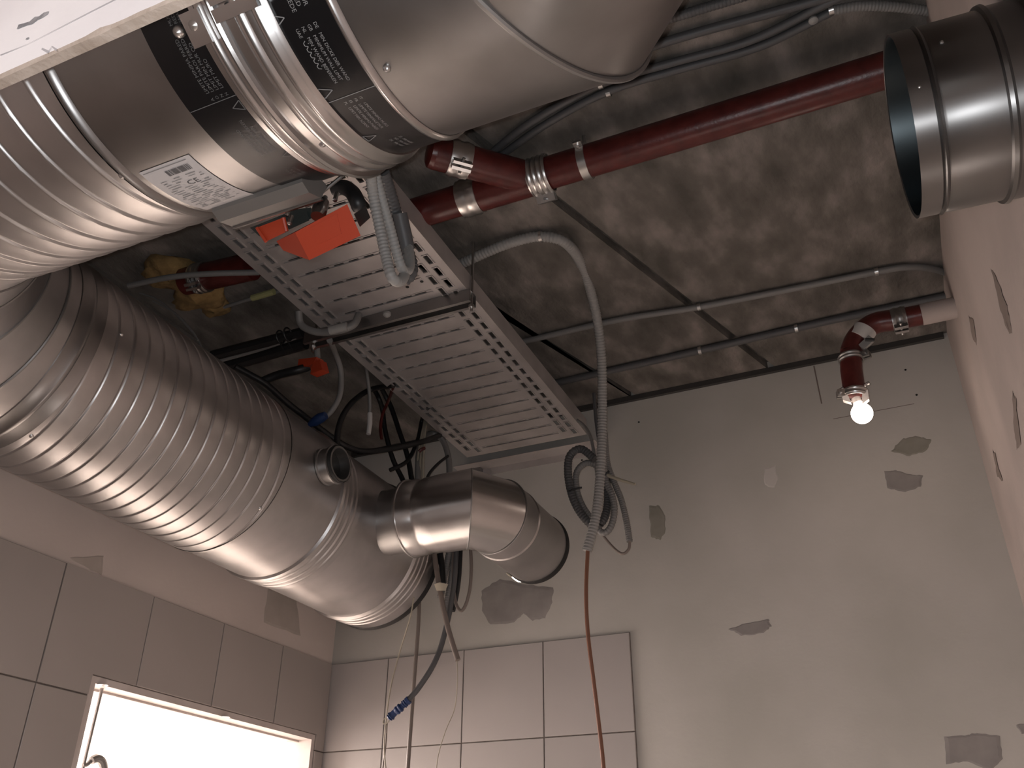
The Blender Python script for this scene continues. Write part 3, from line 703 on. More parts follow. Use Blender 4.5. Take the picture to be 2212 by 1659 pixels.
for px, py in ((2034, 92), (1986, 189)):
    d = ray(px, py); a = d.y ** 2 + d.z ** 2; b = -(d.y * SY + d.z * SZ); c = SY * SY + SZ * SZ - SR * SR; t = (-b - math.sqrt(max(0, b * b - a * c))) / a; p = d * t
    m = MB(); m.dome(p, Vector((0, p.y - SY, p.z - SZ)), .0028, .003, 8); obj('rivet', m, zinc, stub)
# ------------------------------------------------------------------ cable tray
TZ = 1.467; TX0, TX1, TY0, TY1 = -1.418, -0.945, 0.86, 2.745
tray = thing('cable_tray', 'wide perforated steel cable tray running to the back wall', 'cable tray', ((TX0 + TX1) / 2, 1.8, TZ))
th_ = .0012
def slot_rim(m, x0, x1, y0, y1, w=.003, h=.0028):
    m.box(x0 - w, x1 + w, y0 - w, y0, TZ - h, TZ); m.box(x0 - w, x1 + w, y1, y1 + w, TZ - h, TZ)
    m.box(x0 - w, x0, y0, y1, TZ - h, TZ); m.box(x1, x1 + w, y0, y1, TZ - h, TZ)
plate = MB(); rims = MB()
edge = .100                                   # zone at each side with two rows of long slots
SW, SL, SP = .013, .036, .056
def side_zone(xa, xb, cols):
    # plates between columns run the full length; slotted columns alternate plate and hole
    xs_ = [xa]
    for c in cols: xs_ += [c - SW / 2, c + SW / 2]
    xs_.append(xb)
    for i in range(0, len(xs_) - 1, 2): plate.box(xs_[i], xs_[i + 1], TY0, TY1, TZ, TZ + th_)
    for ci, c in enumerate(cols):
        y = TY0 + (ci % 2) * SP / 2; last = TY0
        while y + SL < TY1 - .01:
            if y > last: plate.box(c - SW / 2, c + SW / 2, last, y, TZ, TZ + th_)
            slot_rim(rims, c - SW / 2, c + SW / 2, y, y + SL); last = y + SL; y += SP
        plate.box(c - SW / 2, c + SW / 2, last, TY1, TZ, TZ + th_)
side_zone(TX0, TX0 + edge, [TX0 + .032, TX0 + .064]); side_zone(TX1 - edge, TX1, [TX1 - .064, TX1 - .032])
xa, xb = TX0 + edge, TX1 - edge
PITCH = .0665; y = TY0 + .03; last = TY0; row = 0
while y < TY1 - .02:
    plate.box(xa, xb, last, y, TZ, TZ + th_)
    nd = 6; L = (xb - xa) / nd
    for k in range(nd):
        g0 = xa + k * L; off = .004 if row % 2 else .010
        plate.box(g0, g0 + off, y, y + .0065, TZ, TZ + th_); plate.box(g0 + L - .006, g0 + L, y, y + .0065, TZ, TZ + th_)
    rims.box(xa - .012, xb + .012, y + .0065, y + .0105, TZ - .0032, TZ); rims.box(xa - .012, xb + .012, y - .0028, y, TZ - .0018, TZ)
    last = y + .0065; y += PITCH; row += 1
plate.box(xa, xb, last, TY1, TZ, TZ + th_)
obj('tray_floor', plate, tray_m, tray, smooth=0); obj('pressed_rims', rims, tray_m, tray, smooth=0)['kind'] = 'stuff'
for x0_, x1_ in ((TX0 - .0012, TX0), (TX1, TX1 + .0012)):
    m = MB(); m.box(x0_, x1_, TY0, TY1, TZ, TZ + .060); sx = -1 if x0_ < -1.2 else 1
    m.box(min(x0_, x0_ - sx * .012), max(x0_, x0_ - sx * .012), TY0, TY1, TZ + .059, TZ + .060); obj('side_rail', m, tray_m, tray, smooth=0)
# small round holes of the floor as punched grommets
for px, py in ((911, 608), (880, 620), (690, 660)):
    p = onZ(px, py, TZ - .0004); m = MB(); m.lathe([(0, .005), (.0006, .005), (.0008, .0035)], p, (0, 0, -1), 14, True, True); obj('punched_hole', m, tray_dk, tray)
# cross bar under the tray, hung on threaded rods
cb = thing('tray_support', 'steel channel crossbar carrying the cable tray on threaded rods', 'bracket', (-1.2, 1.81, 1.42))
m = MB(); yb = 1.812
m.box(-1.475, -.935, yb - .020, yb - .0185, 1.428, 1.4655); m.box(-1.475, -.935, yb + .0185, yb + .020, 1.428, 1.4655); m.box(-1.475, -.935, yb - .0185, yb + .0185, 1.4645, 1.466)
m.box(-1.475, -.935, yb - .0185, yb - .010, 1.428, 1.4295); m.box(-1.475, -.935, yb + .010, yb + .0185, 1.428, 1.4295); obj('channel', m, steel_dk, cb, smooth=0)
for xx in (-1.452, -.938):
    m = MB(); m.tube([(xx, yb, 1.405), (xx, yb, ZC)], .004, 8); obj('threaded_rod', m, zinc, cb)
    m = MB(); m.lathe([(0, .009), (.008, .009)], (xx, yb, 1.416), (0, 0, 1), 6, True, True); obj('nut', m, zinc, cb)
p = onZ(836, 677, 1.43); m = MB(); m.dome((p.x, p.y, 1.428), (0, 0, -1), .011, .010, 14); obj('bolt_cap', m, lightpvc, cb)
# angle bracket on the back wall under the tray end
wb = thing('wall_bracket', 'dull steel angle on the back wall under the tray end', 'bracket', (-1.2, YB - .05, 1.44))
m = MB(); m.box(-1.50, -.93, YB - .004, YB - .0005, 1.435, 1.464); m.box(-1.50, -.93, YB - .070, YB - .004, 1.4612, 1.464); obj('angle', m, tray_m, wb, smooth=0)
m = MB(); m.box(-1.455, -1.405, YB - .030, YB - .004, 1.20, 1.4600); obj('post', m, steel_dk, wb, smooth=0)

# ------------------------------------------------------------------ red drain pipe under the ceiling, with wye and clamps
PY, PZ, PR = 1.557, 1.56, 0.040
red = thing('drain_pipe', 'long red-brown cast iron drain pipe with wye branch under the ceiling', 'pipe', (-.4, PY, PZ - PR))
m = MB(); m.lathe([(-.98, PR), (.268, PR)], (0, PY, PZ), AX, 48, True, True); obj('main_pipe', m, redpaint, red)
m = MB(); m.lathe([(-.815, PR + .004), (-.63, PR + .004)], (0, PY, PZ), AX, 48, True, True)
wd = Vector((-.7071, -.7071, 0)); ws = Vector((-.655, PY, PZ)); m.lathe([(0, PR), (.245, PR)], ws, wd, 48, False, True)
m.lathe([(.245, PR), (.256, PR * .95), (.262, PR * .7), (.264, .002)], ws, wd, 48, False, True); obj('wye_fitting', m, redpaint, red)
def clampring(parent, c, a, r, w, ridges=3, lug=(0, 0, -1), mat=None):
    a = Vector(a).normalized(); m = MB(); pr = [(-w, r), (-w, r + .003)]
    for k in range(ridges):
        s = -w + 2 * w * (k + .5) / ridges; pr += [(s - w / ridges * .7, r + .003), (s, r + .0055), (s + w / ridges * .7, r + .003)]
    pr += [(w, r + .003), (w, r)]
    m.lathe(pr, c, a, 40); o = obj('clamp', m, mat or zinc, parent)
    lug = Vector(lug).normalized(); sd_ = a.cross(lug)
    m = MB(); cc = Vector(c) + lug * (r + .012); m.obox(cc, a * w * .9, sd_ * .004, lug * .010); m.obox(cc + sd_ * .014, a * w * .9, sd_ * .0035, lug * .010); obj('clamp_lug', m, mat or zinc, o)
    m = MB(); m.lathe([(-.012, .004), (.026, .004)], cc + lug * .002, sd_, 8, True, True); obj('clamp_bolt', m, steel_dk, o)
    return o
clampring(red, (-.628, PY, PZ), AX, PR + .004, .026, 4, (0, .6, -.8))
clampring(red, (-.818, PY, PZ), AX, PR + .004, .026, 2, (0, .9, .1))
clampring(red, ws + wd * .185, wd, PR, .026, 2, (.3, -.3, -.9))
# saddle hanger
hg = obj('hanger', (lambda mm: (mm.lathe([(-.010, PR), (-.010, PR + .004), (.010, PR + .004), (.010, PR)], (-.512, PY, PZ), AX, 40), mm)[1])(MB()), zinc, red)
for sy_ in (-1, 1):
    m = MB(); m.obox((-.512, PY + sy_ * (PR + .010), PZ + .009 - sy_ * .003), (.010, 0, 0), (0, .010, 0), (0, 0, .003)); obj('hanger_ear', m, zinc, hg, smooth=0)
m = MB(); m.tube([(-.512, PY, PZ + PR), (-.512, PY, ZC)], .005, 8); obj('hanger_rod', m, zinc, hg)
m = MB(); m.lathe([(-.008, .004), (.008, .004)], (-.512, PY - PR - .012, PZ + .010), (0, 0, 1), 8, True, True); obj('hanger_bolt', m, zinc, hg)

# ------------------------------------------------------------------ red pipe bend at the right with bare bulb under it
rb = thing('pipe_bend', 'red pipe leaving the right wall and bending down above the bare bulb', 'pipe', (0, 2.45, 1.25))
Q = [onY(*p, 2.45) for p in ((2075, 662), (1990, 680), (1985, 681), (1935, 691), (1895, 697), (1868, 712), (1848, 735), (1838, 762), (1839, 800), (1846, 850))]
rr = .031
m = MB(); m.tube([Q[0] + Vector((.02, 0, 0)), Q[1]], rr, 32); obj('wall_sleeve', m, plaster_r, rb)
m = MB(); m.tube([Q[1], Q[2], Q[3]], rr * .98, 32); obj('pipe_end', m, redpaint, rb)
m = MB(); m.tube(catmull(Q[3:8], 6), rr, 32); obj('elbow', m, redpaint, rb)
m = MB(); m.tube([Q[7], Q[8], Q[9]], rr * .98, 32); obj('down_pipe', m, redpaint, rb)
def dirq(i, j): return (Q[j] - Q[i]).normalized()
clampring(rb, onY(1942, 690, 2.45), AX, rr, .020, 2, (0, -.5, -.85), steel)
mid = onY(1862, 722, 2.45); m = MB(); m.tube([mid - Vector((.012, 0, .014)), mid + Vector((.012, 0, .014))], rr + .003, 32); wj = obj('joint_band', m, whitepvc, rb, label='white band round the elbow')
m = MB(); c = onY(1872, 741, 2.43); m.obox(c, (.016, 0, .012), (0, .006, 0), (-.006, 0, .009)); obj('band_lug', m, lightpvc, wj, smooth=0)
m = MB(); c = onY(1879, 734, 2.415); m.lathe([(-.012, .005), (.012, .005)], c, (1, 0, -.3), 8, True, True); obj('band_bolt', m, rubber, wj)
clampring(rb, onY(1838, 775, 2.45), (0, 0, 1), rr, .010, 2, (.9, -.3, 0), steel_dk)
# lower coupling with claw grips
cl = clampring(rb, onY(1848, 852, 2.45), (.1, 0, 1), rr, .012, 2, (-.9, -.3, 0), zinc)
for sx, px in ((-1, 1828), (1, 1868)):
    c = onY(px, 858, 2.435); m = MB(); m.hull([c + Vector((sx * a, b, z)) for a, b, z in ((-.004, -.006, .014), (.012, -.006, .018), (.010, -.006, -.010), (-.010, -.006, -.022), (-.004, .010, .014), (.012, .010, .018), (.010, .010, -.010), (-.010, .010, -.022))]); obj('claw', m, whitepvc, cl, smooth=20)
for px, py in ((1818, 841), (1872, 830)):
    c = onY(px, py, 2.44); m = MB(); m.lathe([(-.008, .005), (.008, .005)], c, (1, -.4, .2), 8, True, True); obj('claw_screw', m, zinc, cl)
# bulb
bc = onY(1862, 893, 2.45)
bulb = thing('light_bulb', 'glowing bare bulb hanging under the red pipe bend', 'light bulb', (bc.x, bc.y, bc.z - .03))
glow = bpy.data.materials.new('bulb_glow'); glow.use_nodes = True; nt = glow.node_tree
em = nt.nodes.new('ShaderNodeEmission'); em.inputs[0].default_value = (1, .80, .68, 1); em.inputs[1].default_value = 14
nt.links.new(em.outputs[0], nt.nodes['Material Output'].inputs[0])
m = MB(); R_ = .0295; pr = [(-R_ * math.cos(a), R_ * math.sin(a)) for a in [math.pi * i / 14 for i in range(1, 12)]] + [(.030, .0135), (.036, .012)]
m.lathe([(-R_, .0005)] + pr, bc, (-.15, 0, 1), 32, True, True); obj('bulb_glass', m, glow, bulb, smooth=80)
m = MB(); m.lathe([(.033, .0125), (.050, .0125), (.052, .009)], bc, (-.15, 0, 1), 24, True, True); obj('bulb_cap', m, whitepvc, bulb)
lamp('light_bulb_light', 'POINT', (bc.x, bc.y - .05, bc.z - .03), 0.25, (1, .78, .65), .02)
# small glowing capsule added behind the branch bend
bc2 = onY(1122, 1252, 2.60)
b2 = thing('light_bulb', 'small glowing capsule half hidden behind the rim of the branch bend', 'light bulb', (bc2.x, bc2.y, bc2.z - .02))
m = MB(); ax2 = (onY(1096, 1238, 2.60) - bc2).normalized(); m.lathe([(-.011, .001), (-.008, .0055), (0, .0085), (.010, .0085), (.020, .007), (.026, .006)], bc2, ax2, 20, True, True); obj('bulb_glass', m, glow, b2, smooth=80)
m = MB(); m.lathe([(.026, .0065), (.040, .0065), (.052, .004)], bc2, ax2, 16, True, True); obj('bulb_cap', m, cream, b2)

# ------------------------------------------------------------------ conduits along the ceiling
GC = 'grey conduits clipped along the ceiling'
def clip(mb, p, a, w=.010, r=.013):
    a = Vector(a); mb.lathe([(-w / 2, r), (-w / 2, r + .002), (w / 2, r + .002), (w / 2, r)], p, a, 14)
    mb.box(p[0] - .006, p[0] + .006, p[1] - .003, p[1] + .003, p[2] + r, ZC)
def conduit(label, spec, rad, clips=(), mat=greypvc, corr=None):
    t = thing('ceiling_conduit', label, 'conduit', onZ(spec[0][0], spec[0][1], ZC - .02), GC)
    obj('tube', cable_mb([(a, b, None, c) for a, b, c in spec], rad, corr), mat, t, smooth=60)
    for px, py, z in clips:
        m = MB(); clip(m, onZ(px, py, z), (1, 0, 0), r=rad); obj('clip', m, zinc, t)
    return t
zc = ZC - .013
conduit('grey conduit on the ceiling nearest the lighter end of the red bend, upper of two', [(1130, 738, zc), (1330, 692, zc), (1510, 663, zc), (1700, 626, zc), (1893, 587, zc), (1960, 577, zc), (2010, 580, zc), (2052, 592, zc)], .010, [(1510, 663, zc), (1893, 587, zc)])
conduit('grey conduit on the ceiling just above the back wall track', [(1180, 832, zc), (1330, 798, zc), (1512, 757, zc), (1720, 709, zc), (1850, 680, zc), (2060, 636, zc)], .0125, [(1512, 757, zc), (1720, 709, zc)], greydk)
conduit('dark conduit above the red pipe ending in a ribbed bend by the duct stub', [(1060, 352, zc), (1180, 268, zc), (1312, 198, zc), (1460, 152, zc), (1640, 101, zc), (1795, 26, zc)], .0095, [(1314, 200, zc), (1795, 22, zc)], greydk)
conduit('dark conduit on the ceiling second above the red pipe', [(1050, 340, zc), (1150, 262, zc), (1297, 182, zc), (1450, 136, zc), (1620, 88, zc), (1780, 10, zc), (1850, -22, zc)], .0095, [(1297, 182, zc)], greydk)
conduit('dark conduit emerging behind the mitred duct, lower line', [(1290, 148, zc), (1380, 110, zc), (1500, 72, zc), (1650, 32, zc), (1760, 2, zc), (1850, -25, zc)], .0105, (), greydk)
conduit('dark ribbed conduit emerging behind the mitred duct, upper line', [(1330, 92, zc), (1400, 56, zc), (1500, 24, zc), (1600, -6, zc), (1700, -36, zc)], .0105, (), greydk, .008)
conduit('ribbed grey conduit bending to the right wall behind the duct stub', [(1795, 24, zc), (1850, 14, zc), (1920, 14, zc), (1990, 22, zc), (2040, 30, zc), (2066, 36, zc)], .0105, (), greypvc, .007)
m = MB(); p = onZ(1757, 44, zc - .012); m.dome(p, (0, 0, -1), .010, .006, 14); tag(obj('junction_plug', m, lightpvc), 'small pale oval plug beside the ceiling conduits', 'plug')

# ------------------------------------------------------------------ hanging conduit drop at the tray end
drop = [(985, 575, None, 1.60), (1050, 545, None, 1.61), (1110, 522, None, 1.62), (1170, 511, None, 1.625), (1225, 527, None, 1.615), (1262, 585, 2.08), (1288, 680, 2.25), (1299, 770, 2.34), (1301, 880, 2.40), (1299, 980, 2.42), (1293, 1070, 2.43), (1283, 1135, 2.43), (1268, 1190, 2.43)]
cable('hanging_conduit', 'pale grey corrugated conduit looping off the ceiling and hanging down', 'conduit', drop, .0145, lightpvc, .0095, seg=14)
m = MB(); clip(m, onZ(1168, 511, 1.625), (1, 0, 0), r=.015); tag(obj('conduit_clip', m, zinc), 'small metal ceiling clip holding the pale hanging conduit', 'clip')
cable('brown_wire', 'single brown wire dangling from the pale conduit past the tiles', 'wire', [(1270, 1180, 2.43), (1266, 1280, 2.43), (1270, 1370, 2.44), (1282, 1470, 2.45), (1293, 1560, 2.46), (1302, 1640, 2.46), (1308, 1720, 2.46)], .0058, browncab)
cg = thing('conduit_coil', 'coil of dark grey conduit tied beside the hanging pale conduit', 'conduit', onY(1285, 1135, 2.48))
loop1 = [(1318, 930, 2.50), (1310, 985, 2.49), (1285, 992, 2.47), (1255, 970, 2.47), (1231, 985, 2.47), (1227, 1022, 2.47), (1234, 1064, 2.47), (1248, 1098, 2.47), (1270, 1127, 2.47), (1288, 1136, 2.48), (1306, 1118, 2.50), (1313, 1080, 2.52), (1310, 1040, 2.52), (1300, 1010, 2.52)]
obj('outer_turn', cable_mb(loop1[2:], .0125, .0095), greydk, cg, smooth=60)
obj('inner_turn', cable_mb([(1300, 1010, 2.5), (1268, 1000, 2.49), (1246, 1020, 2.49), (1246, 1058, 2.49), (1258, 1092, 2.49), (1278, 1122, 2.49), (1300, 1150, 2.5), (1318, 1140, 2.5), (1327, 1105, 2.5), (1322, 1070, 2.5), (1308, 1035, 2.5), (1304, 980, 2.5), (1302, 930, 2.5)], .010, .0085), greypvc, cg, smooth=60)
obj('tail_turn', cable_mb([(1306, 935, 2.52), (1312, 1000, 2.52), (1326, 1040, 2.52), (1342, 1080, 2.52), (1353, 1125, 2.52), (1360, 1170, 2.52)], .0095, .007), greypvc, cg, smooth=60)
obj('tail_wire', cable_mb([(1360, 1168, 2.52), (1358, 1186, 2.52), (1345, 1196, 2.52), (1328, 1186, 2.52), (1305, 1160, 2.52), (1292, 1140, 2.5)], .0042), tancab, cg, smooth=60)
m = MB(); m.tube([onY(1310, 1026, 2.50), onY(1338, 1036, 2.49), onY(1372, 1046, 2.48)], [.006, .005, .004], 8); obj('loose_end', m, cream, cg)
for px, py, d in ((1243, 1057, (14, -4)), (1310, 1024, (6, -6)), (1290, 1132, (12, 4))):
    m = MB(); a = onY(px - d[0], py - d[1], 2.452); b = onY(px + d[0], py + d[1], 2.452); m.tube([a, (a + b) / 2 + Vector((0, -.004, 0)), b], .003, 8); obj('cable_tie', m, blackcab, cg)
cable('pale_wire', 'pale wire running from the tray corner to the hanging conduit', 'wire', [(1238, 902, 2.66), (1262, 920, 2.62), (1276, 945, 2.56), (1284, 985, 2.52), (1290, 1030, 2.5)], .0055, lightpvc)
cable('grey_cable', 'dark grey cable hanging just behind the pale conduit', 'cable', [(1283, 850, 2.5), (1288, 910, 2.5), (1296, 960, 2.5), (1313, 1030, 2.51)], .006, greydk)

# ------------------------------------------------------------------ flexible leads of the damper
fl = 'ribbed leads looping below the damper clamp ring'
cable('ribbed_lead', 'left ribbed grey lead looping below the damper clamp ring', 'conduit', [(800, 365, .86), (806, 420, .90), (820, 490, .93), (834, 555, .95), (846, 598, .96), (862, 608, .98), (874, 592, 1.02), (872, 560, 1.06)], .0085, lightpvc, .0062, fl, 14)
cable('ribbed_lead', 'middle ribbed grey lead looping below the damper clamp ring', 'conduit', [(808, 365, .88), (822, 420, .91), (842, 490, .95), (858, 550, .98), (870, 582, 1.0), (884, 580, 1.03), (884, 545, 1.06), (876, 500, 1.08)], .0080, lightpvc, .0062, fl, 14)
cable('ribbed_lead', 'right dark grey lead looping below the damper clamp ring', 'conduit', [(826, 370, .95), (842, 420, 1.0), (860, 480, 1.05), (876, 530, 1.08), (888, 570, 1.1), (886, 592, 1.1), (872, 606, 1.1)], .0115, greydk, .0075, fl, 14)
m = MB(); a = onY(863, 462, 1.03); b = onY(880, 540, 1.07); m.tube([a, b], .0135, 14); tag(obj('lead_sleeve', m, greydk), 'dark smooth sleeve on the right damper lead', 'sleeve')
cable('black_lead', 'thick black lead end beside the orange actuator', 'cable', [(722, 408, .90), (742, 405, .90), (760, 415, .90), (772, 436, .90), (776, 448, .91)], .0125, blackcab)
cable('thin_conduit', 'thin pale conduit rising past the tray edge behind the leads', 'conduit', [(822, 372, 1.02), (838, 392, 1.06), (850, 425, 1.12), (862, 470, 1.26), (872, 492, None, 1.468)], .0045, lightpvc)
m = MB(); m.tube([onY(690, 420, .85), onY(745, 375, .86)], .003, 8); tag(obj('tie_rod', m, steel_dk), 'thin steel rod between damper bracket and clamp ring', 'rod')

# ------------------------------------------------------------------ foam plug in the ceiling with pipe stub
fo = thing('ceiling_foam', 'brownish foam packed round a pipe hole in the dark ceiling corner', 'foam', onZ(400, 620, ZC - .03))
def blob(px, py, z, rx, ry, rz, seed):
    rnd = random.Random(seed); c = onZ(px, py, z); m = MB(); rows = []
    for i in range(11):
        a = math.pi * (i + .02) / 10.04; row = []
        for j in range(22):
            t = 2 * math.pi * j / 22; k = 1 + .16 * math.sin(3 * t + seed) * math.sin(2 * a) + rnd.uniform(-.09, .09)
            row.append((c.x + rx * k * math.sin(a) * math.cos(t), c.y + ry * k * math.sin(a) * math.sin(t), c.z + rz * k * math.cos(a)))
        rows.append(row)
    m.quadgrid(rows); return m
for a in ((372, 590, 1.628, .085, .08, .035, 1), (430, 640, 1.63, .09, .06, .03, 2), (465, 662, 1.632, .05, .045, .025, 3)): obj('foam_lump', blob(*a), foam, fo, smooth=70)
rs = thing('pipe_stub', 'short dark red pipe stub with steel clamp in the ceiling foam', 'pipe', onZ(450, 595, 1.56))
m = MB(); a = onZ(400, 608, 1.585); b = onZ(545, 575, 1.57); m.tube([a, b], .040, 32); obj('stub', m, redpaint, rs)
clampring(rs, a.lerp(b, .25), (b - a).normalized(), .040, .022, 3, (0, -.6, -.8))
cable('thin_rod', 'thin grey rod crossing under the ceiling foam patch', 'rod', [(278, 617, None, 1.50), (360, 600, None, 1.50), (440, 592, None, 1.51), (560, 588, None, 1.52)], .0085, greypvc)
cable('ceiling_cable', 'grey cable with yellow sleeve lying along the dark ceiling corner', 'cable', [(470, 668, None, 1.62), (540, 646, None, 1.62), (600, 630, None, 1.62), (660, 612, None, 1.62)], .006, greypvc)
m = MB(); m.tube([onZ(545, 644, 1.612), onZ(592, 630, 1.612)], .010, 10); tag(obj('cable_sleeve', m, yellow), 'short pale yellow sleeve on the ceiling cable', 'sleeve')
for lab, sp_ in (('thin wire sagging along the top of the spiral duct', [(300, 632, 1.62), (345, 650, 1.64), (390, 690, 1.66), (425, 730, 1.68), (440, 760, 1.68)]), ('fine wire loop above the spiral duct by the foam', [(330, 650, 1.6), (380, 678, 1.62), (415, 715, 1.64), (428, 735, 1.65)])):
    cable('thin_wire', lab, 'wire', sp_, .0028, greypvc)

# ------------------------------------------------------------------ cables between the tray and the spiral duct
m = MB(); m.tube([onZ(460, 768, 1.50), onZ(560, 742, 1.50), onZ(655, 718, 1.50)], .017, 10); tag(obj('cable_bundle', m, blackcab), 'upper black cable bundle left of the tray support', 'cable')
m = MB(); m.tube([onZ(485, 792, 1.49), onZ(580, 765, 1.49), onZ(660, 742, 1.49)], .019, 10); tag(obj('cable_bundle', m, blackcab), 'lower black cable bundle left of the tray support', 'cable')
cable('grey_cable', 'grey cable lying between the two black bundles', 'cable', [(470, 780, None, 1.49), (560, 755, None, 1.49), (640, 728, None, 1.49)], .007, greypvc)
for lab, px, py in (('black cable tie ring near the end of the upper bundle', 622, 722), ('black cable tie sprouting from the tray edge corner', 606, 728)):
    p = onZ(px, py, 1.485); m = MB(); rg = [p + Vector((.0, .020 * math.cos(t), .020 * math.sin(t))) for t in [2 * math.pi * k / 16 for k in range(17)]]; m.tube(rg, .0025, 6, False); m.tube([rg[12], rg[12] + Vector((.01, .02, -.03))], .002, 6); tag(obj('cable_tie', m, blackcab), lab, 'cable tie')
cl2 = thing('orange_clip', 'small orange plastic angle clip hanging by the tray support', 'clip', onY(670, 805, 1.86))
ya_ = 1.86
f1 = [onY(*q, ya_) for q in ((645, 776), (684, 771), (676, 786), (642, 796))]; f2 = [onY(*q, ya_) for q in ((676, 786), (690, 776), (696, 798), (670, 808))]
m = MB(); m.hull(f1 + [p + Vector((.004, .030, .004)) for p in f1]); obj('clip_top', m, orange, cl2, smooth=15)
m = MB(); m.hull(f2 + [p + Vector((.004, .030, .004)) for p in f2]); obj('clip_leg', m, orange, cl2, smooth=15)
m = MB(); m.tube([onY(686, 772, ya_ + .01), onY(684, 742, ya_ + .01)], .009, 10); obj('clip_stem', m, lightpvc, cl2)
cable('grey_cable', 'smooth grey cable loop hanging under the tray beside the crossbar', 'cable', [(645, 672, 1.70), (650, 700, 1.72), (672, 714, 1.73), (700, 718, 1.74), (740, 712, 1.74), (765, 700, 1.75), (775, 680, 1.77)], .0105, greypvc, seg=12)
m = MB(); m.tube([onY(712, 714, 1.725), onY(750, 705, 1.735)], .0125, 12); tag(obj('cable_sleeve', m, lightpvc), 'pale sleeve on the grey cable loop under the tray', 'sleeve')
cable('black_cable', 'long black cable sagging from the spiral duct to the branch collar', 'cable', [(508, 792, 1.75), (545, 812, 1.8), (575, 830, 1.84), (620, 870, 1.92), (665, 905, 2.0), (710, 940, 2.08), (750, 965, 2.14), (790, 975, 2.2), (850, 968, 2.3), (905, 956, 2.38), (930, 948, 2.46), (950, 940, 2.54)], .0095, blackcab)
cable('black_cable', 'broad dark strap cable running up to the orange clip', 'cable', [(566, 824, 1.84), (600, 810, 1.85), (640, 800, 1.86), (668, 792, 1.88)], .013, blackcab)
cable('blue_taped_cable', 'grey cable dropping to a lump of blue tape above the spigot', 'cable', [(712, 735, None, 1.43), (724, 762, 1.92), (736, 800, 1.98), (735, 850, 2.0), (718, 885, 2.0), (698, 905, 2.0)], .009, greypvc)
m = MB(); pts = [onY(a, b, 1.97) for a, b in ((704, 897), (692, 903), (680, 911), (668, 918))]; m.tube(pts, [.012, .016, .015, .008], 12); tag(obj('blue_tape', m, bluetape), 'dark blue tape wrapped on a cable above the spigot', 'tape')
cable('black_cable', 'dark cable loop hanging behind the small spigot', 'cable', [(850, 832, None, 1.466), (800, 842, 2.2), (765, 865, 2.1), (742, 895, 2.05), (730, 930, 2.02), (728, 965, 2.0)], .009, blackcab)
wt = thing('white_tipped_cable', 'grey cable hanging under the tray with a white taped tip', 'cable', onY(797, 940, 2.2))
obj('lead', cable_mb([(786, 768, None, 1.466), (791, 795, 2.1), (796, 830, 2.15), (799, 870, 2.18), (798, 900, 2.2)], .006), greypvc, wt, smooth=60)
m = MB(); m.tube([onY(799, 893, 2.19), onY(799, 915, 2.19), onY(796, 938, 2.19)], [.0085, .0085, .0075], 10); obj('white_tip', m, whitepvc, wt)
cable('black_cable', 'black cable dropping left of the cream conduits behind the branch', 'cable', [(806, 838, None, 1.62), (818, 860, 2.36), (826, 885, 2.4), (832, 930, 2.42), (848, 990, 2.44), (868, 1032, 2.46), (880, 1060, 2.46)], .0085, blackcab)
cable('black_cable', 'black cable crossing behind the branch collar from the tray', 'cable', [(822, 835, None, 1.62), (834, 858, 2.42), (845, 880, 2.44), (862, 930, 2.45), (880, 985, 2.46), (890, 1040, 2.46)], .009, blackcab)
cable('black_cable', 'thin black cable curving from tray edge back to the bundle', 'cable', [(925, 880, None, 1.466), (912, 905, 2.5), (902, 950, 2.47), (880, 995, 2.42), (842, 1016, 2.38)], .007, blackcab)
cable('red_wire', 'short dull red wire hanging amid the black cables', 'wire', [(850, 835, None, 1.466), (838, 868, 2.3), (828, 890, 2.3), (822, 920, 2.3), (824, 948, 2.3)], .0055, redpaint)
cable('grey_conduit', 'grey conduit arching over the branch collar from tray edge', 'conduit', [(902, 1040, 2.38), (904, 985, 2.42), (912, 950, 2.48), (932, 936, 2.54), (955, 950, 2.56), (968, 985, 2.56), (972, 1040, 2.54)], .0105, greypvc, seg=12)
for k, (dx, lab) in enumerate(((0, 'left strand of cream wires rising behind the branch collar'), (6, 'middle strand of cream wires rising behind the branch collar'), (12, 'right strand of cream wires rising behind the branch collar'))):
    cable('cream_wire', lab, 'wire', [(902 + dx, 1045, 2.40), (902 + dx, 1000, 2.40), (906 + dx * .8, 965, 2.42), (914 + dx * .4, 925, 2.46), (918 + dx * .3, 905, 2.5)], .0042, cream, group='cream wires behind the branch')
m = MB(); m.tube([onY(905, 976, 2.38), onY(910, 971, 2.38), onY(917, 968, 2.39)], .006, 8); tag(obj('wire_wrap', m, redpaint), 'dark red wrap holding the cream wires', 'tape')
cable('black_cable', 'thin black cable bowing out right of the cream wires', 'cable', [(918, 1045, 2.45), (928, 1022, 2.46), (948, 1000, 2.5), (968, 985, 2.54)], .005, blackcab)
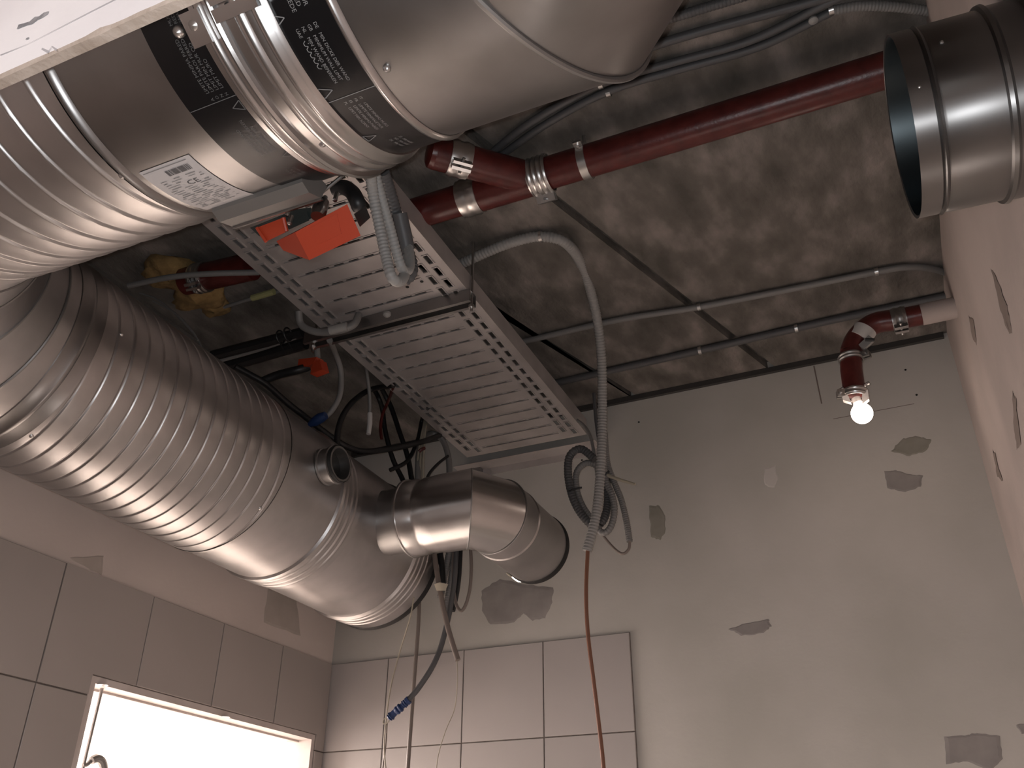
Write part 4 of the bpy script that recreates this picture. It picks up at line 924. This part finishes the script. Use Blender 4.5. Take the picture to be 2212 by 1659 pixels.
# ------------------------------------------------------------------ bundle hanging below the branch
BYd = 2.46
cable('thin_string', 'thin cream string hanging left of the bundle down to the tiles', 'string', [(908, 1180, BYd), (899, 1250, BYd), (888, 1325, BYd), (866, 1400, 2.5), (845, 1480, 2.5), (834, 1556, 2.5), (830, 1620, 2.5), (838, 1700, 2.5)], .0022, cream)
cable('hanging_cable', 'straight grey-brown cable hanging left of the bundle past the tiles', 'cable', [(911, 1180, 2.52), (906, 1290, 2.52), (903, 1360, 2.52), (896, 1450, 2.52), (888, 1560, 2.52), (881, 1660, 2.52), (878, 1720, 2.52)], .0062, tancab)
cable('hanging_cable', 'taupe cable with cut end crossing in front of the dark cable', 'cable', [(938, 1195, BYd), (946, 1250, BYd), (954, 1295, BYd), (966, 1350, BYd), (978, 1392, BYd), (989, 1426, BYd)], .0085, tancab)
dkc = thing('dark_hanging_cable', 'dark cable sweeping down left to a blue taped tip', 'cable', onY(840, 1560, BYd))
obj('lead', cable_mb([(986, 1185, 2.48), (982, 1250, 2.48), (975, 1300, 2.48), (966, 1345, 2.48), (952, 1398, 2.48), (934, 1440, 2.47), (905, 1485, 2.46), (878, 1517, 2.45)], .0085), greydk, dkc, smooth=60)
m = MB(); pts = resample(catmull([onY(a, b, 2.45) for a, b in ((884, 1511), (868, 1526), (852, 1540), (840, 1552))], 6), .003); m.tube(pts, [.010 + random.uniform(-.002, .004) for _ in pts], 12); obj('blue_tape', m, bluetape, dkc)
m = MB(); m.tube(catmull([onY(a, b, 2.45) for a, b in ((846, 1545), (838, 1560), (828, 1563), (830, 1553), (842, 1548))], 5), .0018, 6); obj('wire_hook', m, cream, dkc)
cable('cable_loop', 'taupe cable loop hanging right of the bundle', 'cable', [(980, 1185, 2.5), (979, 1250, 2.5), (984, 1300, 2.5), (995, 1319, 2.5), (1006, 1306, 2.5), (1015, 1270, 2.5), (1018, 1225, 2.5), (1016, 1180, 2.5)], .0052, tancab)
cable('grey_conduit', 'pale conduit behind the knot of the hanging bundle', 'conduit', [(972, 1180, 2.54), (964, 1225, 2.54), (956, 1268, 2.53), (951, 1290, 2.52)], .010, greypvc, .008)
cable('grey_conduit', 'second pale conduit right of the knot in the hanging bundle', 'conduit', [(982, 1180, 2.55), (975, 1240, 2.55), (967, 1290, 2.55), (962, 1318, 2.55)], .009, greypvc, .008)
cable('black_cable', 'black cable dropping behind the branch into the bundle', 'cable', [(995, 1180, 2.56), (992, 1240, 2.56), (986, 1285, 2.56), (978, 1320, 2.55)], .008, blackcab)
cable('black_cable', 'short black cable just left of the knot', 'cable', [(950, 1190, 2.5), (955, 1225, 2.5), (957, 1260, 2.5)], .010, blackcab)
m = MB(); m.hull([onY(a, b, c) for a, b, c in ((938, 1262, 2.43), (968, 1262, 2.43), (962, 1276, 2.43), (943, 1276, 2.43), (938, 1262, 2.48), (968, 1262, 2.48), (962, 1276, 2.48), (943, 1276, 2.48), (950, 1258, 2.42))]); tag(obj('wire_knot', m, cream, smooth=60), 'cream tape knot holding the hanging bundle', 'tape')
cable('thin_string', 'fine pale string hanging from the cut cable end over the tiles', 'string', [(987, 1424, 2.46), (988, 1470, 2.47), (982, 1530, 2.5), (962, 1580, 2.5), (945, 1640, 2.5), (942, 1700, 2.5)], .0013, cream)
cable('thin_string', 'fine dark string along the left tile joint', 'string', [(836, 1560, 2.52), (832, 1620, 2.52), (822, 1690, 2.52)], .0025, tancab)
